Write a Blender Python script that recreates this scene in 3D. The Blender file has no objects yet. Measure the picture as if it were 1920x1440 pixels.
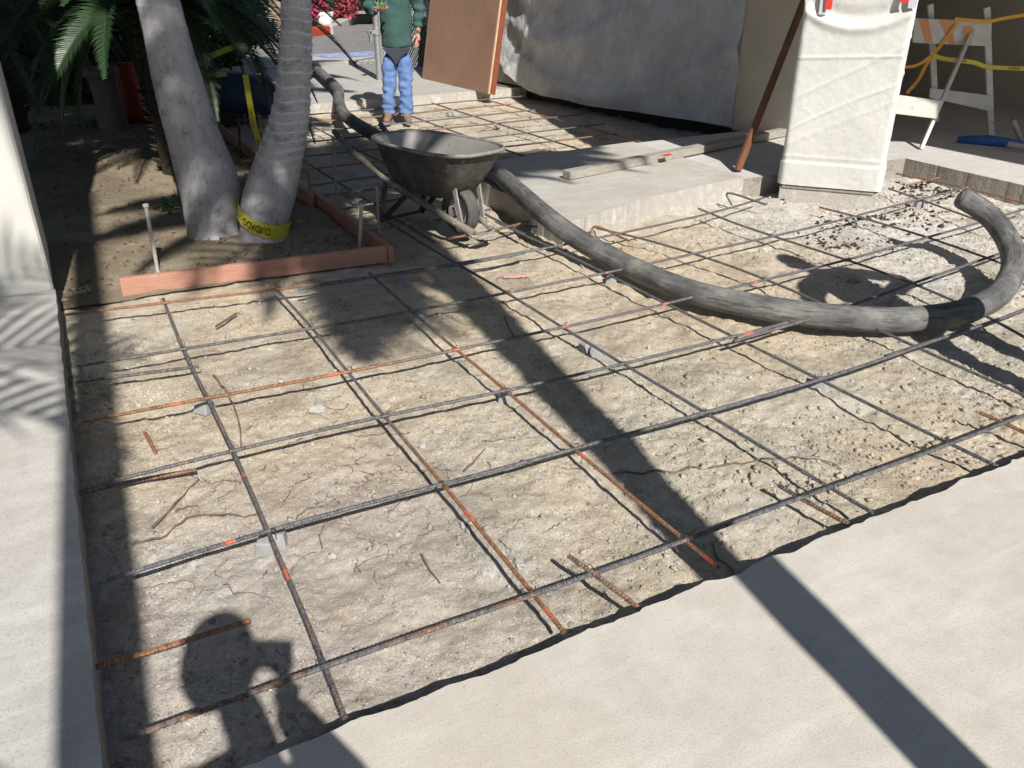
import bpy, bmesh, math, random
import numpy as np
from mathutils import Vector, Matrix
random.seed(7); np.random.seed(7)
PI = math.pi
D2R = math.radians
# ---------------------------------------------------------------- camera, world, sun
scn = bpy.context.scene
COL = scn.collection
F = 1580.; PITCH = D2R(26.9); YAW = D2R(28.2); CAMH = 1.66
cam_d = bpy.data.cameras.new('camera'); cam = bpy.data.objects.new('camera', cam_d); COL.objects.link(cam)
cam_d.sensor_width = 36.0; cam_d.lens = 36.0 * F / 1920.0; cam_d.clip_start = 0.02; cam_d.clip_end = 600
cam.location = (0, 0, CAMH); cam.rotation_euler = (PI/2 - PITCH, 0, -YAW)
scn.camera = cam
world = bpy.data.worlds.new('World'); scn.world = world; world.use_nodes = True
wn = world.node_tree.nodes; wl = world.node_tree.links
sky = wn.new('ShaderNodeTexSky'); sky.sky_type = 'NISHITA'; sky.sun_disc = False
SUN_AZ, SUN_EL = D2R(7.7), D2R(41.7)          # direction the light travels to (azimuth from +y towards +x)
sky.sun_elevation = SUN_EL; sky.sun_rotation = SUN_AZ + PI
sky.air_density = 1.0; sky.dust_density = 0.6
bg = wn['Background']; bg.inputs['Strength'].default_value = 0.05
wl.new(sky.outputs[0], bg.inputs['Color'])
Ldir = Vector((math.sin(SUN_AZ)*math.cos(SUN_EL), math.cos(SUN_AZ)*math.cos(SUN_EL), -math.sin(SUN_EL)))
sd = bpy.data.lights.new('sun', 'SUN'); sd.energy = 5.0; sd.angle = D2R(0.55); sd.color = (1.0, 0.955, 0.88)
so = bpy.data.objects.new('sun', sd); COL.objects.link(so)
so.rotation_euler = Ldir.to_track_quat('-Z', 'Y').to_euler(); so.location = (0, -4, 9)
scn.view_settings.view_transform = 'Standard'; scn.view_settings.look = 'None'
scn.view_settings.exposure = 0.34; scn.view_settings.gamma = 1.0
try: scn.view_settings.use_curve_mapping = False
except Exception: pass

# ---------------------------------------------------------------- measuring helpers (survey of the site)
_f = Vector((math.sin(YAW)*math.cos(PITCH), math.cos(YAW)*math.cos(PITCH), -math.sin(PITCH)))
_r = Vector((math.cos(YAW), -math.sin(YAW), 0)); _u = _r.cross(_f)
FH = Vector((math.sin(YAW), math.cos(YAW), 0))
CAM = Vector((0, 0, CAMH))
def ray(x, y): return _f + _r*((x-960)/F) - _u*((y-720)/F)
def G(x, y, z=0.):
    w = ray(x, y); return CAM + w*((z-CAMH)/w.z)
def OP(x, y, P0, n=FH):
    w = ray(x, y); return CAM + w*(((Vector(P0)-CAM).dot(n))/w.dot(n))

# ---------------------------------------------------------------- object helpers
def tag(o, label=None, cat=None, group=None, kind=None):
    if label: o['label'] = label
    if cat: o['category'] = cat
    if group: o['group'] = group
    if kind: o['kind'] = kind
    return o
def empty(name, loc=(0, 0, 0), rz=0., label=None, cat=None, group=None):
    o = bpy.data.objects.new(name, None); COL.objects.link(o); o.location = loc; o.rotation_euler = (0, 0, rz)
    o.empty_display_size = .1
    bpy.context.view_layer.update() if False else None
    return tag(o, label, cat, group)
def link(name, me, mat=None, parent=None):
    o = bpy.data.objects.new(name, me); COL.objects.link(o)
    if mat is not None and len(me.materials) == 0: me.materials.append(mat)
    if parent is not None: o.parent = parent
    return o
def mesh_np(name, V, Fq, smooth=False):
    V = np.asarray(V, dtype=np.float32); Fq = np.asarray(Fq, dtype=np.int32)
    me = bpy.data.meshes.new(name); n = len(V); k = Fq.shape[1]; m = len(Fq)
    me.vertices.add(n); me.vertices.foreach_set('co', V.ravel())
    me.loops.add(m*k); me.loops.foreach_set('vertex_index', Fq.ravel())
    me.polygons.add(m); me.polygons.foreach_set('loop_start', np.arange(0, m*k, k, dtype=np.int32))
    me.polygons.foreach_set('loop_total', np.full(m, k, dtype=np.int32))
    if smooth: me.polygons.foreach_set('use_smooth', np.ones(m, dtype=bool))
    me.update(calc_edges=True); me.validate(); return me
def set_col(me, name, C):
    a = me.color_attributes.new(name, 'FLOAT_COLOR', 'POINT')
    C = np.asarray(C, dtype=np.float32)
    if C.shape[1] == 3: C = np.hstack([C, np.ones((len(C), 1), np.float32)])
    a.data.foreach_set('color', C.ravel())
class MB:
    """collects shapes, becomes one mesh object"""
    def __init__(s): s.v = []; s.f = []
    def add(s, vs, fs):
        b = len(s.v); s.v += [tuple(v) for v in vs]; s.f += [tuple(i+b for i in f) for f in fs]; return s
    def box(s, c, d, M=None):
        x, y, z = d[0]/2, d[1]/2, d[2]/2
        vs = [Vector((sx*x, sy*y, sz*z)) for sx in (-1, 1) for sy in (-1, 1) for sz in (-1, 1)]
        if M is not None: vs = [M @ v for v in vs]
        vs = [v + Vector(c) for v in vs]
        return s.add(vs, [(0,1,3,2),(4,6,7,5),(0,4,5,1),(2,3,7,6),(0,2,6,4),(1,5,7,3)])
    def beam(s, a, b, w, h, up=(0, 0, 1)):
        a = Vector(a); b = Vector(b); d = (b-a); L = d.length; d.normalize()
        upv = Vector(up); x = d.cross(upv)
        if x.length < 1e-4: x = d.cross(Vector((1, 0, 0)))
        x.normalize(); z = x.cross(d)
        M = Matrix((x, d, z)).transposed()
        return s.box((a+b)/2, (w, L, h), M)
    def tube(s, pts, rad, n=8, cap=True):
        pts = [Vector(p) for p in pts]
        if not hasattr(rad, '__len__'): rad = [rad]*len(pts)
        rings = []; prev = None
        for i, p in enumerate(pts):
            t = (pts[min(i+1, len(pts)-1)] - pts[max(i-1, 0)]).normalized()
            if prev is None:
                x = t.cross(Vector((0, 0, 1)))
                if x.length < .05: x = t.cross(Vector((1, 0, 0)))
            else: x = prev - t*prev.dot(t)
            x.normalize(); prev = x; y = t.cross(x)
            rings.append([p + (x*math.cos(2*PI*k/n) + y*math.sin(2*PI*k/n))*rad[i] for k in range(n)])
        vs = [v for r in rings for v in r]; fs = []
        for i in range(len(pts)-1):
            for k in range(n):
                k2 = (k+1) % n
                fs.append((i*n+k, i*n+k2, (i+1)*n+k2, (i+1)*n+k))
        if cap:
            fs.append(tuple(range(n))[::-1]); fs.append(tuple((len(pts)-1)*n+k for k in range(n)))
        return s.add(vs, fs)
    def prism(s, poly, z0, z1):
        n = len(poly)
        vs = [(p[0], p[1], z0) for p in poly] + [(p[0], p[1], z1) for p in poly]
        fs = [tuple(range(n))[::-1], tuple(range(n, 2*n))] + [(i, (i+1) % n, n+(i+1) % n, n+i) for i in range(n)]
        return s.add(vs, fs)
    def build(s, name, mat, parent=None, smooth=False, bevel=0):
        me = bpy.data.meshes.new(name); me.from_pydata(s.v, [], s.f)
        bm = bmesh.new(); bm.from_mesh(me)
        bmesh.ops.recalc_face_normals(bm, faces=bm.faces)
        if bevel:
            es = [e for e in bm.edges if len(e.link_faces) == 2 and e.calc_face_angle(0) > .6]
            bmesh.ops.bevel(bm, geom=es, offset=bevel, segments=1, affect='EDGES', clamp_overlap=True)
        bm.to_mesh(me); bm.free()
        if smooth: me.polygons.foreach_set('use_smooth', [True]*len(me.polygons))
        me.update(); return link(name, me, mat, parent)
def catmull(P, step):
    P = [np.array(p, float) for p in P]; out = []
    Q = [2*P[0]-P[1]] + P + [2*P[-1]-P[-2]]
    for i in range(1, len(Q)-2):
        a, b, c, d = Q[i-1:i+3]; n = max(1, int(np.linalg.norm(c-b)/step))
        for k in range(n):
            t = k/n
            out.append(.5*((2*b)+(-a+c)*t+(2*a-5*b+4*c-d)*t*t+(-a+3*b-3*c+d)*t**3))
    out.append(P[-1]); return np.array(out)

# ---------------------------------------------------------------- numpy noise
def _h(ix, iy, s):
    n = (ix*374761393 + iy*668265263 + s*974634777) & 0xffffffff
    n = ((n ^ (n >> 13))*1274126177) & 0xffffffff
    return ((n ^ (n >> 16)) & 0xffff)/65535.
def vnoise(x, y, s=0):
    x = np.asarray(x, float); y = np.asarray(y, float)
    ix = np.floor(x).astype(np.int64); iy = np.floor(y).astype(np.int64); fx = x-ix; fy = y-iy
    fx = fx*fx*(3-2*fx); fy = fy*fy*(3-2*fy)
    a = _h(ix, iy, s); b = _h(ix+1, iy, s); c = _h(ix, iy+1, s); d = _h(ix+1, iy+1, s)
    return (a*(1-fx)+b*fx)*(1-fy)+(c*(1-fx)+d*fx)*fy - .5
def fbm(x, y, o=4, s=0, g=.5):
    t = 0; a = 1
    for i in range(o): t = t + a*vnoise(x*2**i+i*17.3, y*2**i-i*9.1, s+i); a *= g
    return t
def worley(x, y, s=0):
    ix = np.floor(x).astype(np.int64); iy = np.floor(y).astype(np.int64); d1 = np.full(x.shape, 9.); d2 = np.full(x.shape, 9.)
    for a in (-1, 0, 1):
        for b in (-1, 0, 1):
            cx = ix+a; cy = iy+b
            dd = np.hypot(cx+_h(cx, cy, s)-x, cy+_h(cx, cy, s+5)-y)
            d2 = np.minimum(d2, np.maximum(d1, dd)); d1 = np.minimum(d1, dd)
    return d1, d2

# ---------------------------------------------------------------- materials
def newmat(name):
    m = bpy.data.materials.new(name); m.use_nodes = True
    nt = m.node_tree; return m, nt, nt.nodes['Principled BSDF']
def noise(nt, scale, detail=6, rough=.6, coord='Object', vec=None, stretch=None, lac=2):
    n = nt.nodes.new('ShaderNodeTexNoise'); n.inputs['Scale'].default_value = scale
    n.inputs['Detail'].default_value = detail; n.inputs['Roughness'].default_value = rough
    tc = nt.nodes.new('ShaderNodeTexCoord'); src = tc.outputs[coord]
    if stretch:
        mp = nt.nodes.new('ShaderNodeMapping'); mp.inputs['Scale'].default_value = stretch
        nt.links.new(src, mp.inputs['Vector']); src = mp.outputs[0]
    nt.links.new(src, n.inputs['Vector']); return n
def ramp(nt, src, stops):
    r = nt.nodes.new('ShaderNodeValToRGB'); e = r.color_ramp.elements
    while len(e) < len(stops): e.new(.5)
    for k, (p, c) in enumerate(stops):
        e[k].position = p; e[k].color = (c[0], c[1], c[2], 1) if hasattr(c, '__len__') else (c, c, c, 1)
    nt.links.new(src, r.inputs[0]); return r
def mixc(nt, fac, a, b, mode='MIX'):
    m = nt.nodes.new('ShaderNodeMix'); m.data_type = 'RGBA'; m.blend_type = mode
    for s, v in ((0, fac), (6, a), (7, b)):
        if hasattr(v, 'is_linked') or hasattr(v, 'links'): nt.links.new(v, m.inputs[s])
        elif hasattr(v, '__len__'): m.inputs[s].default_value = (v[0], v[1], v[2], 1)
        else: m.inputs[s].default_value = v
    return m.outputs[2]
def bump(nt, bs, src, strength, dist, prev=None):
    b = nt.nodes.new('ShaderNodeBump'); b.inputs['Strength'].default_value = strength; b.inputs['Distance'].default_value = dist
    nt.links.new(src, b.inputs['Height'])
    if prev is not None: nt.links.new(prev.outputs[0], b.inputs['Normal'])
    nt.links.new(b.outputs[0], bs.inputs['Normal']); return b
def M(name, c1, c2=None, scale=8, rough=.8, bs=60, bd=.002, bst=.5, metal=0, c3=None, spots=None, stretch=None, spec=None, detail=6, vcol=None):
    m, nt, p = newmat(name)
    if c2 is None: c2 = tuple(x*.8 for x in c1)
    n = noise(nt, scale, detail, .62, stretch=stretch)
    st = [(.32, c1), (.68, c2)] if c3 is None else [(.3, c1), (.5, c2), (.7, c3)]
    col = ramp(nt, n.outputs['Fac'], st).outputs[0]
    if spots:
        sc, thr, cc = spots; n2 = noise(nt, sc, 4, .6)
        r2 = ramp(nt, n2.outputs['Fac'], [(thr, 0), (min(1, thr+.06), 1)])
        col = mixc(nt, r2.outputs[0], col, cc)
    if vcol:
        at = nt.nodes.new('ShaderNodeAttribute'); at.attribute_name = vcol
        col = mixc(nt, 1.0, col, at.outputs['Color'], 'MULTIPLY')
    nt.links.new(col, p.inputs['Base Color']); p.inputs['Roughness'].default_value = rough; p.inputs['Metallic'].default_value = metal
    if spec is not None: p.inputs['Specular IOR Level'].default_value = spec
    if bst > 0:
        b = noise(nt, bs, 5, .65, stretch=stretch); bump(nt, p, b.outputs['Fac'], bst, bd)
    return m

def concrete(name, a, b, fine=190, stain=None, joint=False, bd=.0015):
    m, nt, p = newmat(name)
    big = noise(nt, 1.3, 6, .6); mid = noise(nt, 9, 8, .7); fin = noise(nt, fine, 3, .7)
    tw = noise(nt, 3.0, 5, .6, stretch=(1, 5, 1))
    c = ramp(nt, big.outputs['Fac'], [(.3, a), (.7, b)]).outputs[0]
    c = mixc(nt, ramp(nt, mid.outputs['Fac'], [(.42, 0), (.72, .6)]).outputs[0], c, tuple(x*.80 for x in a))
    blo = noise(nt, 2.6, 3, .5); c = mixc(nt, ramp(nt, blo.outputs['Fac'], [(.52, 0), (.56, .30)]).outputs[0], c, tuple(x*q for x, q in zip(a, (.90, .86, .82))))
    pit = noise(nt, 48, 2, .5); c = mixc(nt, ramp(nt, pit.outputs['Fac'], [(.75, 0), (.79, .6)]).outputs[0], c, tuple(x*.45 for x in a))
    c = mixc(nt, ramp(nt, tw.outputs['Fac'], [(.5, 0), (.72, .35)]).outputs[0], c, tuple(min(1, x*1.18) for x in b))
    c = mixc(nt, ramp(nt, fin.outputs['Fac'], [(.53, 0), (.68, .5)]).outputs[0], c, tuple(x*.5 for x in a))
    if stain is not None:
        s = noise(nt, 2.2, 4, .5)
        c = mixc(nt, ramp(nt, s.outputs['Fac'], [(.55, 0), (.7, .55)]).outputs[0], c, stain)
    nt.links.new(c, p.inputs['Base Color']); p.inputs['Roughness'].default_value = .88
    b1 = bump(nt, p, mid.outputs['Fac'], .35, .004); bump(nt, p, fin.outputs['Fac'], .55, bd, b1)
    return m
MT = {}
MT['slab'] = concrete('fresh_concrete', (.51, .475, .425), (.585, .555, .505))
MT['oldslab'] = concrete('old_concrete', (.43, .415, .395), (.58, .565, .545), fine=150, stain=(.40, .36, .33))
MT['walk'] = concrete('walk_concrete', (.44, .42, .38), (.56, .54, .50), stain=(.38, .34, .28))
MT['porch'] = concrete('porch_concrete', (.52, .50, .49), (.62, .60, .58))
MT['far'] = concrete('far_concrete', (.40, .385, .36), (.47, .455, .43))
MT['broken'] = M('broken_concrete_edge', (.52, .50, .47), (.42, .39, .35), 9, .95, 70, .008, .9, c3=(.58, .57, .55))
MT['edge_dirty'] = M('dirty_concrete_edge', (.22, .19, .16), (.34, .31, .28), 14, .95, 45, .012, 1.0, c3=(.27, .22, .18))
MT['asphalt'] = M('asphalt', (.16, .155, .15), (.22, .215, .21), 3, .9, 180, .004, .8, spots=(260, .62, (.33, .32, .31)))
MT['stucco'] = M('white_stucco', (.55, .54, .50), (.62, .61, .575), 3, .9, 140, .003, .7)
MT['stucco_side'] = MT['stucco']
MT['beige'] = M('beige_stucco', (.44, .39, .32), (.50, .45, .37), 3, .92, 150, .004, .8)
MT['wrap'] = M('white_sheeting', (.60, .59, .565), (.68, .67, .645), 2.5, .6, 150, .005, .9, spots=(40, .72, (.62, .6, .56)))
MT['redtape'] = M('red_tape', (.72, .06, .04), (.6, .04, .03), 20, .5, 60, .001, .2)
MT['tapeshade'] = M('painted_tape_shadow', (.55, .56, .62), (.5, .5, .58), 20, .5, 60, .001, .2)  # bluish tone for the shadow cast by the red tape
MT['board'] = M('fresh_redwood_board', (.52, .29, .21), (.42, .20, .14), 5, .75, 90, .002, .8, stretch=(1.0, 22, 22), spots=(9, .66, (.27, .11, .07)))
MT['board_y'] = M('fresh_redwood_board_b', (.50, .25, .17), (.40, .18, .12), 5, .75, 90, .002, .8, stretch=(22, 1.0, 22), spots=(9, .66, (.25, .10, .06)))
MT['greywood'] = M('weathered_lumber', (.40, .37, .33), (.26, .235, .20), 6, .9, 60, .002, .7, stretch=(1, 12, 12))
MT['brownwood'] = M('brown_stick', (.20, .085, .045), (.14, .055, .03), 8, .7, 60, .002, .4)
MT['ply'] = M('brown_panel', (.34, .20, .135), (.27, .155, .10), 2.2, .75, 200, .001, .4, spots=(9, .77, (.11, .06, .04)))
MT['plyedge'] = M('panel_edge_light', (.62, .46, .28), (.5, .34, .2), 8, .8, 100, .001, .4)
MT['plyedge2'] = M('panel_edge_red', (.25, .07, .035), (.17, .045, .025), 30, .8, 100, .001, .4)
MT['galv'] = M('galvanised_steel', (.45, .46, .47), (.36, .37, .38), 20, .45, 80, .001, .2, metal=.6)
MT['stake'] = M('steel_stake', (.34, .30, .26), (.22, .17, .13), 40, .6, 120, .001, .4, metal=.3)
MT['stake_light'] = M('pale_stake', (.55, .52, .48), (.42, .38, .34), 40, .6, 120, .001, .4, metal=.1)
MT['wire'] = M('tie_wire', (.10, .085, .07), (.06, .05, .04), 80, .6, 60, .001, 0, metal=.4)
MT['dobie'] = M('spacer_block', (.26, .26, .26), (.36, .36, .355), 30, .95, 200, .002, .7)
MT['tray'] = M('cement_caked_tray', (.055, .048, .042), (.13, .12, .11), 9, .75, 60, .004, .9, spots=(11, .60, (.17, .16, .148)))
MT['tray_in'] = M('cement_coated_tray_inside', (.33, .32, .305), (.28, .27, .255), 6, .75, 50, .003, .7, spots=(22, .64, (.12, .115, .11)))
MT['barwood'] = M('barrow_handle_wood', (.24, .215, .185), (.13, .11, .09), 12, .85, 70, .002, .6, spots=(30, .62, (.4, .38, .35)))
MT['barmetal'] = M('barrow_bracket', (.42, .40, .37), (.25, .23, .21), 25, .7, 70, .002, .5, metal=.2)
MT['blackmetal'] = M('dark_barrow_leg', (.03, .028, .026), (.06, .055, .05), 15, .7, 70, .002, .5)
MT['rubber'] = M('tyre_rubber', (.06, .058, .055), (.12, .115, .105), 14, .85, 90, .002, .6)
MT['jeans'] = M('blue_jeans', (.10, .18, .40), (.15, .25, .48), 5, .9, 300, .001, .5, spots=(4.5, .66, (.22, .22, .21)))
MT['sweater'] = M('dark_green_sweater', (.035, .085, .080), (.055, .115, .105), 6, .95, 260, .002, .6)
MT['dirty'] = None
MT['skin'] = M('skin', (.56, .30, .22), (.48, .24, .17), 18, .6, 200, .001, .3)
MT['hair'] = M('dark_hair', (.03, .02, .015), (.05, .035, .025), 30, .7, 200, .002, .5)
MT['boot'] = M('brown_boot', (.16, .10, .07), (.26, .18, .13), 20, .85, 100, .002, .5)
MT['sole'] = M('boot_sole', (.30, .26, .22), (.2, .17, .14), 20, .85, 100, .002, .5)
MT['tee'] = M('navy_clothing', (.03, .035, .05), (.04, .045, .06), 20, .9, 200, .001, .4)
MT['yellow'] = M('yellow_tape', (.60, .54, .05), (.50, .44, .04), 12, .45, 40, .002, .3)
MT['lime'] = M('sunlit_tape_tint', (.55, .72, .12), (.42, .58, .08), 12, .5, 40, .002, .3)  # yellow caution tape with sunlight put into its colour
MT['orange'] = M('orange_tape', (.75, .36, .04), (.66, .28, .03), 12, .45, 40, .002, .3)
MT['ink'] = M('black_print', (.012, .012, .012), (.02, .02, .02), 12, .6, 40, .002, 0)
MT['navytarp'] = M('navy_tarp', (.012, .035, .075), (.02, .05, .10), 4, .5, 14, .02, .8)
MT['bluetarp'] = M('blue_plastic', (.02, .10, .34), (.03, .14, .42), 9, .5, 30, .01, .6)
MT['pvc'] = M('grey_pvc', (.38, .36, .33), (.30, .28, .26), 12, .5, 40, .002, .3)
MT['barric'] = M('peeling_white_paint', (.62, .60, .56), (.50, .48, .44), 10, .8, 60, .003, .7, spots=(26, .66, (.20, .16, .12)))
MT['barorange'] = M('faded_orange_paint', (.66, .27, .09), (.58, .33, .18), 12, .8, 60, .003, .6)
MT['trunk_post'] = M('weathered_post', (.23, .21, .19), (.15, .135, .12), 6, .9, 40, .006, .8, stretch=(6, 6, 1))
MT['redpaint'] = M('red_paint', (.36, .045, .02), (.28, .035, .02), 6, .6, 40, .002, .4)
MT['bluepaint'] = M('blue_kerb_paint', (.06, .13, .48), (.48, .50, .56), 9, .8, 60, .002, .4)
MT['whitepaint'] = M('vehicle_white', (.78, .78, .78), (.74, .74, .74), 3, .3, 60, .001, 0)
MT['black'] = M('black_and_gap_shade', (.015, .015, .016), (.02, .02, .022), 5, .8, 40, .002, .2)
MT['glass'] = M('vehicle_glass', (.02, .025, .03), (.03, .035, .04), 3, .1, 60, .001, 0)
MT['roofm'] = M('roof_fascia', (.35, .32, .28), (.3, .27, .24), 3, .9, 60, .002, .3)
MT['pot'] = M('white_pot', (.75, .74, .72), (.6, .58, .55), 8, .7, 60, .002, .3)
MT['root'] = M('root_bark', (.09, .06, .05), (.20, .14, .11), 30, .9, 120, .001, .4)
MT['poledark'] = M('pole_wood', (.16, .12, .09), (.11, .08, .06), 8, .9, 60, .002, .5)

def leafmat(name, a, b, rough=.5):
    m, nt, p = newmat(name)
    n = noise(nt, 3.5, 3, .6, coord='Generated'); oi = nt.nodes.new('ShaderNodeObjectInfo')
    c = ramp(nt, n.outputs['Fac'], [(.35, a), (.65, b)]).outputs[0]
    c = mixc(nt, ramp(nt, oi.outputs['Random'], [(0, 0), (1, .5)]).outputs[0], c, tuple(x*1.5 for x in b))
    nt.links.new(c, p.inputs['Base Color']); p.inputs['Roughness'].default_value = rough
    return m
MT['sago'] = leafmat('sago_leaf', (.020, .042, .018), (.032, .066, .026), .42)
MT['palm'] = leafmat('palm_leaf', (.04, .085, .03), (.06, .11, .035))
MT['deadleaf'] = leafmat('dry_leaf', (.20, .14, .08), (.14, .09, .05), .9)
MT['hedge'] = leafmat('hedge_leaf', (.03, .055, .02), (.045, .08, .03))
MT['bract'] = leafmat('bougainvillea_bract', (.36, .03, .13), (.30, .07, .06), .8)
MT['weed'] = leafmat('weed_leaf', (.12, .2, .05), (.16, .24, .07))
MT['darktrunk'] = M('shaggy_trunk', (.035, .028, .022), (.06, .045, .035), 20, .95, 30, .02, 1.0)

# dirt: vertex tone * procedural clod pattern
def dirtmat(name, a, b, c):
    m, nt, p = newmat(name)
    n1 = noise(nt, 4, 8, .7); n2 = noise(nt, 48, 9, .75); n3 = noise(nt, 210, 4, .75); n4 = noise(nt, 95, 5, .7)
    at = nt.nodes.new('ShaderNodeAttribute'); at.attribute_name = 'tone'
    col = ramp(nt, n1.outputs['Fac'], [(.32, a), (.52, b), (.7, c)]).outputs[0]
    col = mixc(nt, ramp(nt, n2.outputs['Fac'], [(.5, 0), (.72, .75)]).outputs[0], col, tuple(min(1, x*1.45) for x in c))
    col = mixc(nt, ramp(nt, n3.outputs['Fac'], [(.53, 0), (.68, .5)]).outputs[0], col, tuple(x*.5 for x in a))
    col = mixc(nt, ramp(nt, n4.outputs['Fac'], [(.56, 0), (.66, .25)]).outputs[0], col, tuple(x*.55 for x in a))
    col = mixc(nt, 1.0, col, at.outputs['Color'], 'MULTIPLY')
    nt.links.new(col, p.inputs['Base Color']); p.inputs['Roughness'].default_value = .97
    p.inputs['Specular IOR Level'].default_value = .15
    v = nt.nodes.new('ShaderNodeTexVoronoi'); v.inputs['Scale'].default_value = 62; v.feature = 'DISTANCE_TO_EDGE'
    tc = nt.nodes.new('ShaderNodeTexCoord'); wob = noise(nt, 30, 3, .6)
    mx = nt.nodes.new('ShaderNodeMixRGB'); mx.inputs[0].default_value = .06
    nt.links.new(tc.outputs['Object'], mx.inputs[1]); nt.links.new(wob.outputs['Color'], mx.inputs[2]); nt.links.new(mx.outputs[0], v.inputs['Vector'])
    b0 = bump(nt, p, ramp(nt, n2.outputs['Fac'], [(.35, 0), (.65, 1)]).outputs[0], .55, .010)
    b1 = bump(nt, p, ramp(nt, v.outputs['Distance'], [(0, 0), (.22, 1)]).outputs[0], .25, .003, b0)
    b2 = bump(nt, p, ramp(nt, n4.outputs['Fac'], [(.42, 0), (.58, 1)]).outputs[0], .9, .005, b1)
    bump(nt, p, n3.outputs['Fac'], 1.0, .005, b2)
    return m
MT['dirt'] = dirtmat('excavated_dirt', (.66, .545, .40), (.80, .69, .535), (.86, .78, .65))
MT['clod'] = dirtmat('dirt_clods', (.66, .56, .42), (.80, .70, .55), (.86, .79, .66))
MT['bed'] = dirtmat('bed_soil', (.32, .26, .18), (.42, .35, .255), (.50, .43, .33))

# ---------------------------------------------------------------- ground sheets
def ztop(u, v): return 0.
def dirt_z(u, v):
    u = np.asarray(u, float); v = np.asarray(v, float)
    z = .020*fbm(u*1.3, v*1.3, 3, 3) + .020*fbm(u*6, v*6, 3, 11) + .012*fbm(u*24, v*24, 3, 23)
    rug = np.clip(.5 + 1.6*fbm(u*1.1+3, v*1.1, 2, 51), 0, 1)          # cloddy zones and raked-flat zones
    near = np.exp(-((v-1.6)/.35)**2)*np.clip((u-1.0)/1.2, 0, 1)
    rug = np.clip(rug + near*.9 + np.clip((u-2.6)/1.5, 0, 1)*.25, 0, 1.6)
    d1, d2 = worley(u*17+.5*vnoise(u*30, v*30, 2), v*17+.5*vnoise(u*30, v*30, 4), 7)
    cl = np.clip(3*fbm(u*2.7, v*2.7, 3, 55)-.1, 0, 1)
    z = z + rug*cl*(.013*np.clip(d2-d1, 0, .5) + .012*np.clip(.45-d1, 0, 1)*(vnoise(u*9, v*9, 77) > .08))
    e1, e2 = worley(u*48, v*48, 17)
    z = z + rug*.004*np.clip(e2-e1, 0, .5)*np.clip(.3+2.5*fbm(u*4, v*4, 2, 57), 0, 1)
    z = z - .010
    z = z - .02*np.clip(1-(v-1.34)/.16, 0, 1)                        # trench along the slab edge
    return z
def strip(f, n): return f
# rows
vs_ = [1.28]
while vs_[-1] < 10.35: vs_.append(vs_[-1] + .0075 + max(0, vs_[-1]-1.4)*.0030)
vs_ = np.array(vs_); us_ = np.arange(-.24, 6.42, .0115)
U, V = np.meshgrid(us_, vs_)
Z = dirt_z(U, V)
n0, n1 = U.shape
idx = np.arange(n0*n1).reshape(n0, n1)
Fq = np.stack([idx[:-1, :-1], idx[:-1, 1:], idx[1:, 1:], idx[1:, :-1]], -1).reshape(-1, 4)
me = mesh_np('pit_dirt', np.stack([U, V, Z], -1).reshape(-1, 3), Fq, smooth=False)
def tone(u, v):
    t = np.ones(u.shape+(3,))
    white = np.clip((u-3.3+.5*fbm(u, v, 2, 5))/1.4, 0, 1)*np.clip((5.2-v)/.6, 0, 1)
    t = t*(1-white[..., None]) + white[..., None]*np.array([1.08, 1.15, 1.30])
    pink = np.clip(1.0-(u-.2+.7*fbm(u*1.2, v*1.2, 3, 8))/1.1, 0, 1)*np.clip((3.3-v)/1.2, 0, 1)
    t = t*(1-pink[..., None]) + pink[..., None]*np.array([.97, .975, 1.06])
    dark = np.clip(2.2*(fbm(u*2.2, v*2.2, 3, 33)-.18), 0, 1)
    rootz = np.exp(-(((u-.75)/.45)**2+((v-2.45)/.3)**2))
    dark = np.clip(dark*.5+rootz*.6*(.6+fbm(u*9, v*9, 3, 3)), 0, 1)
    t = t*(1-dark[..., None]*np.array([.25, .30, .30]))
    damp = np.clip(3*(fbm(u*5, v*5, 3, 91)-.12), 0, 1)
    t = t*(1-.20*damp[..., None])
    warm = np.clip(2.5*fbm(u*1.4+9, v*1.4, 3, 71), -1, 1)[..., None]
    return t*(1+warm*np.array([.04, .0, -.045]))
set_col(me, 'tone', tone(U, V).reshape(-1, 3))
tag(link('pit_dirt', me, MT['dirt']), kind='structure')

def chunk_mesh(name, pts, sizes, col, mat, seed=1, flat=.7, sub=False):
    """many small faceted lumps joined into one mesh"""
    rs = np.random.RandomState(seed)
    t = (1+5**.5)/2
    iv = np.array([(-1,t,0),(1,t,0),(-1,-t,0),(1,-t,0),(0,-1,t),(0,1,t),(0,-1,-t),(0,1,-t),(t,0,-1),(t,0,1),(-t,0,-1),(-t,0,1)])/1.9
    itf = np.array([(0,11,5),(0,5,1),(0,1,7),(0,7,10),(0,10,11),(1,5,9),(5,11,4),(11,10,2),(10,7,6),(7,1,8),(3,9,4),(3,4,2),(3,2,6),(3,6,8),(3,8,9),(4,9,5),(2,4,11),(6,2,10),(8,6,7),(9,8,1)])
    n = len(pts)
    Vv = iv[None]*(1+rs.uniform(-.38, .38, (n, 12, 1)))
    sc = np.stack([rs.uniform(.7, 1.3, n), rs.uniform(.6, 1.1, n), rs.uniform(.45, .9, n)*flat/.7], -1)*sizes[:, None]
    Vv = Vv*sc[:, None, :]
    a = rs.uniform(0, 2*PI, n); ca, sa = np.cos(a)[:, None], np.sin(a)[:, None]
    X = Vv[..., 0]*ca-Vv[..., 1]*sa; Y = Vv[..., 0]*sa+Vv[..., 1]*ca
    W = np.stack([X, Y, Vv[..., 2]], -1)+pts[:, None, :]
    Ff = (itf[None]+(np.arange(n)*12)[:, None, None]).reshape(-1, 3)
    me = mesh_np(name, W.reshape(-1, 3), Ff)
    set_col(me, 'tone', np.repeat(col, 12, axis=0))
    return link(name, me, mat)
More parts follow.
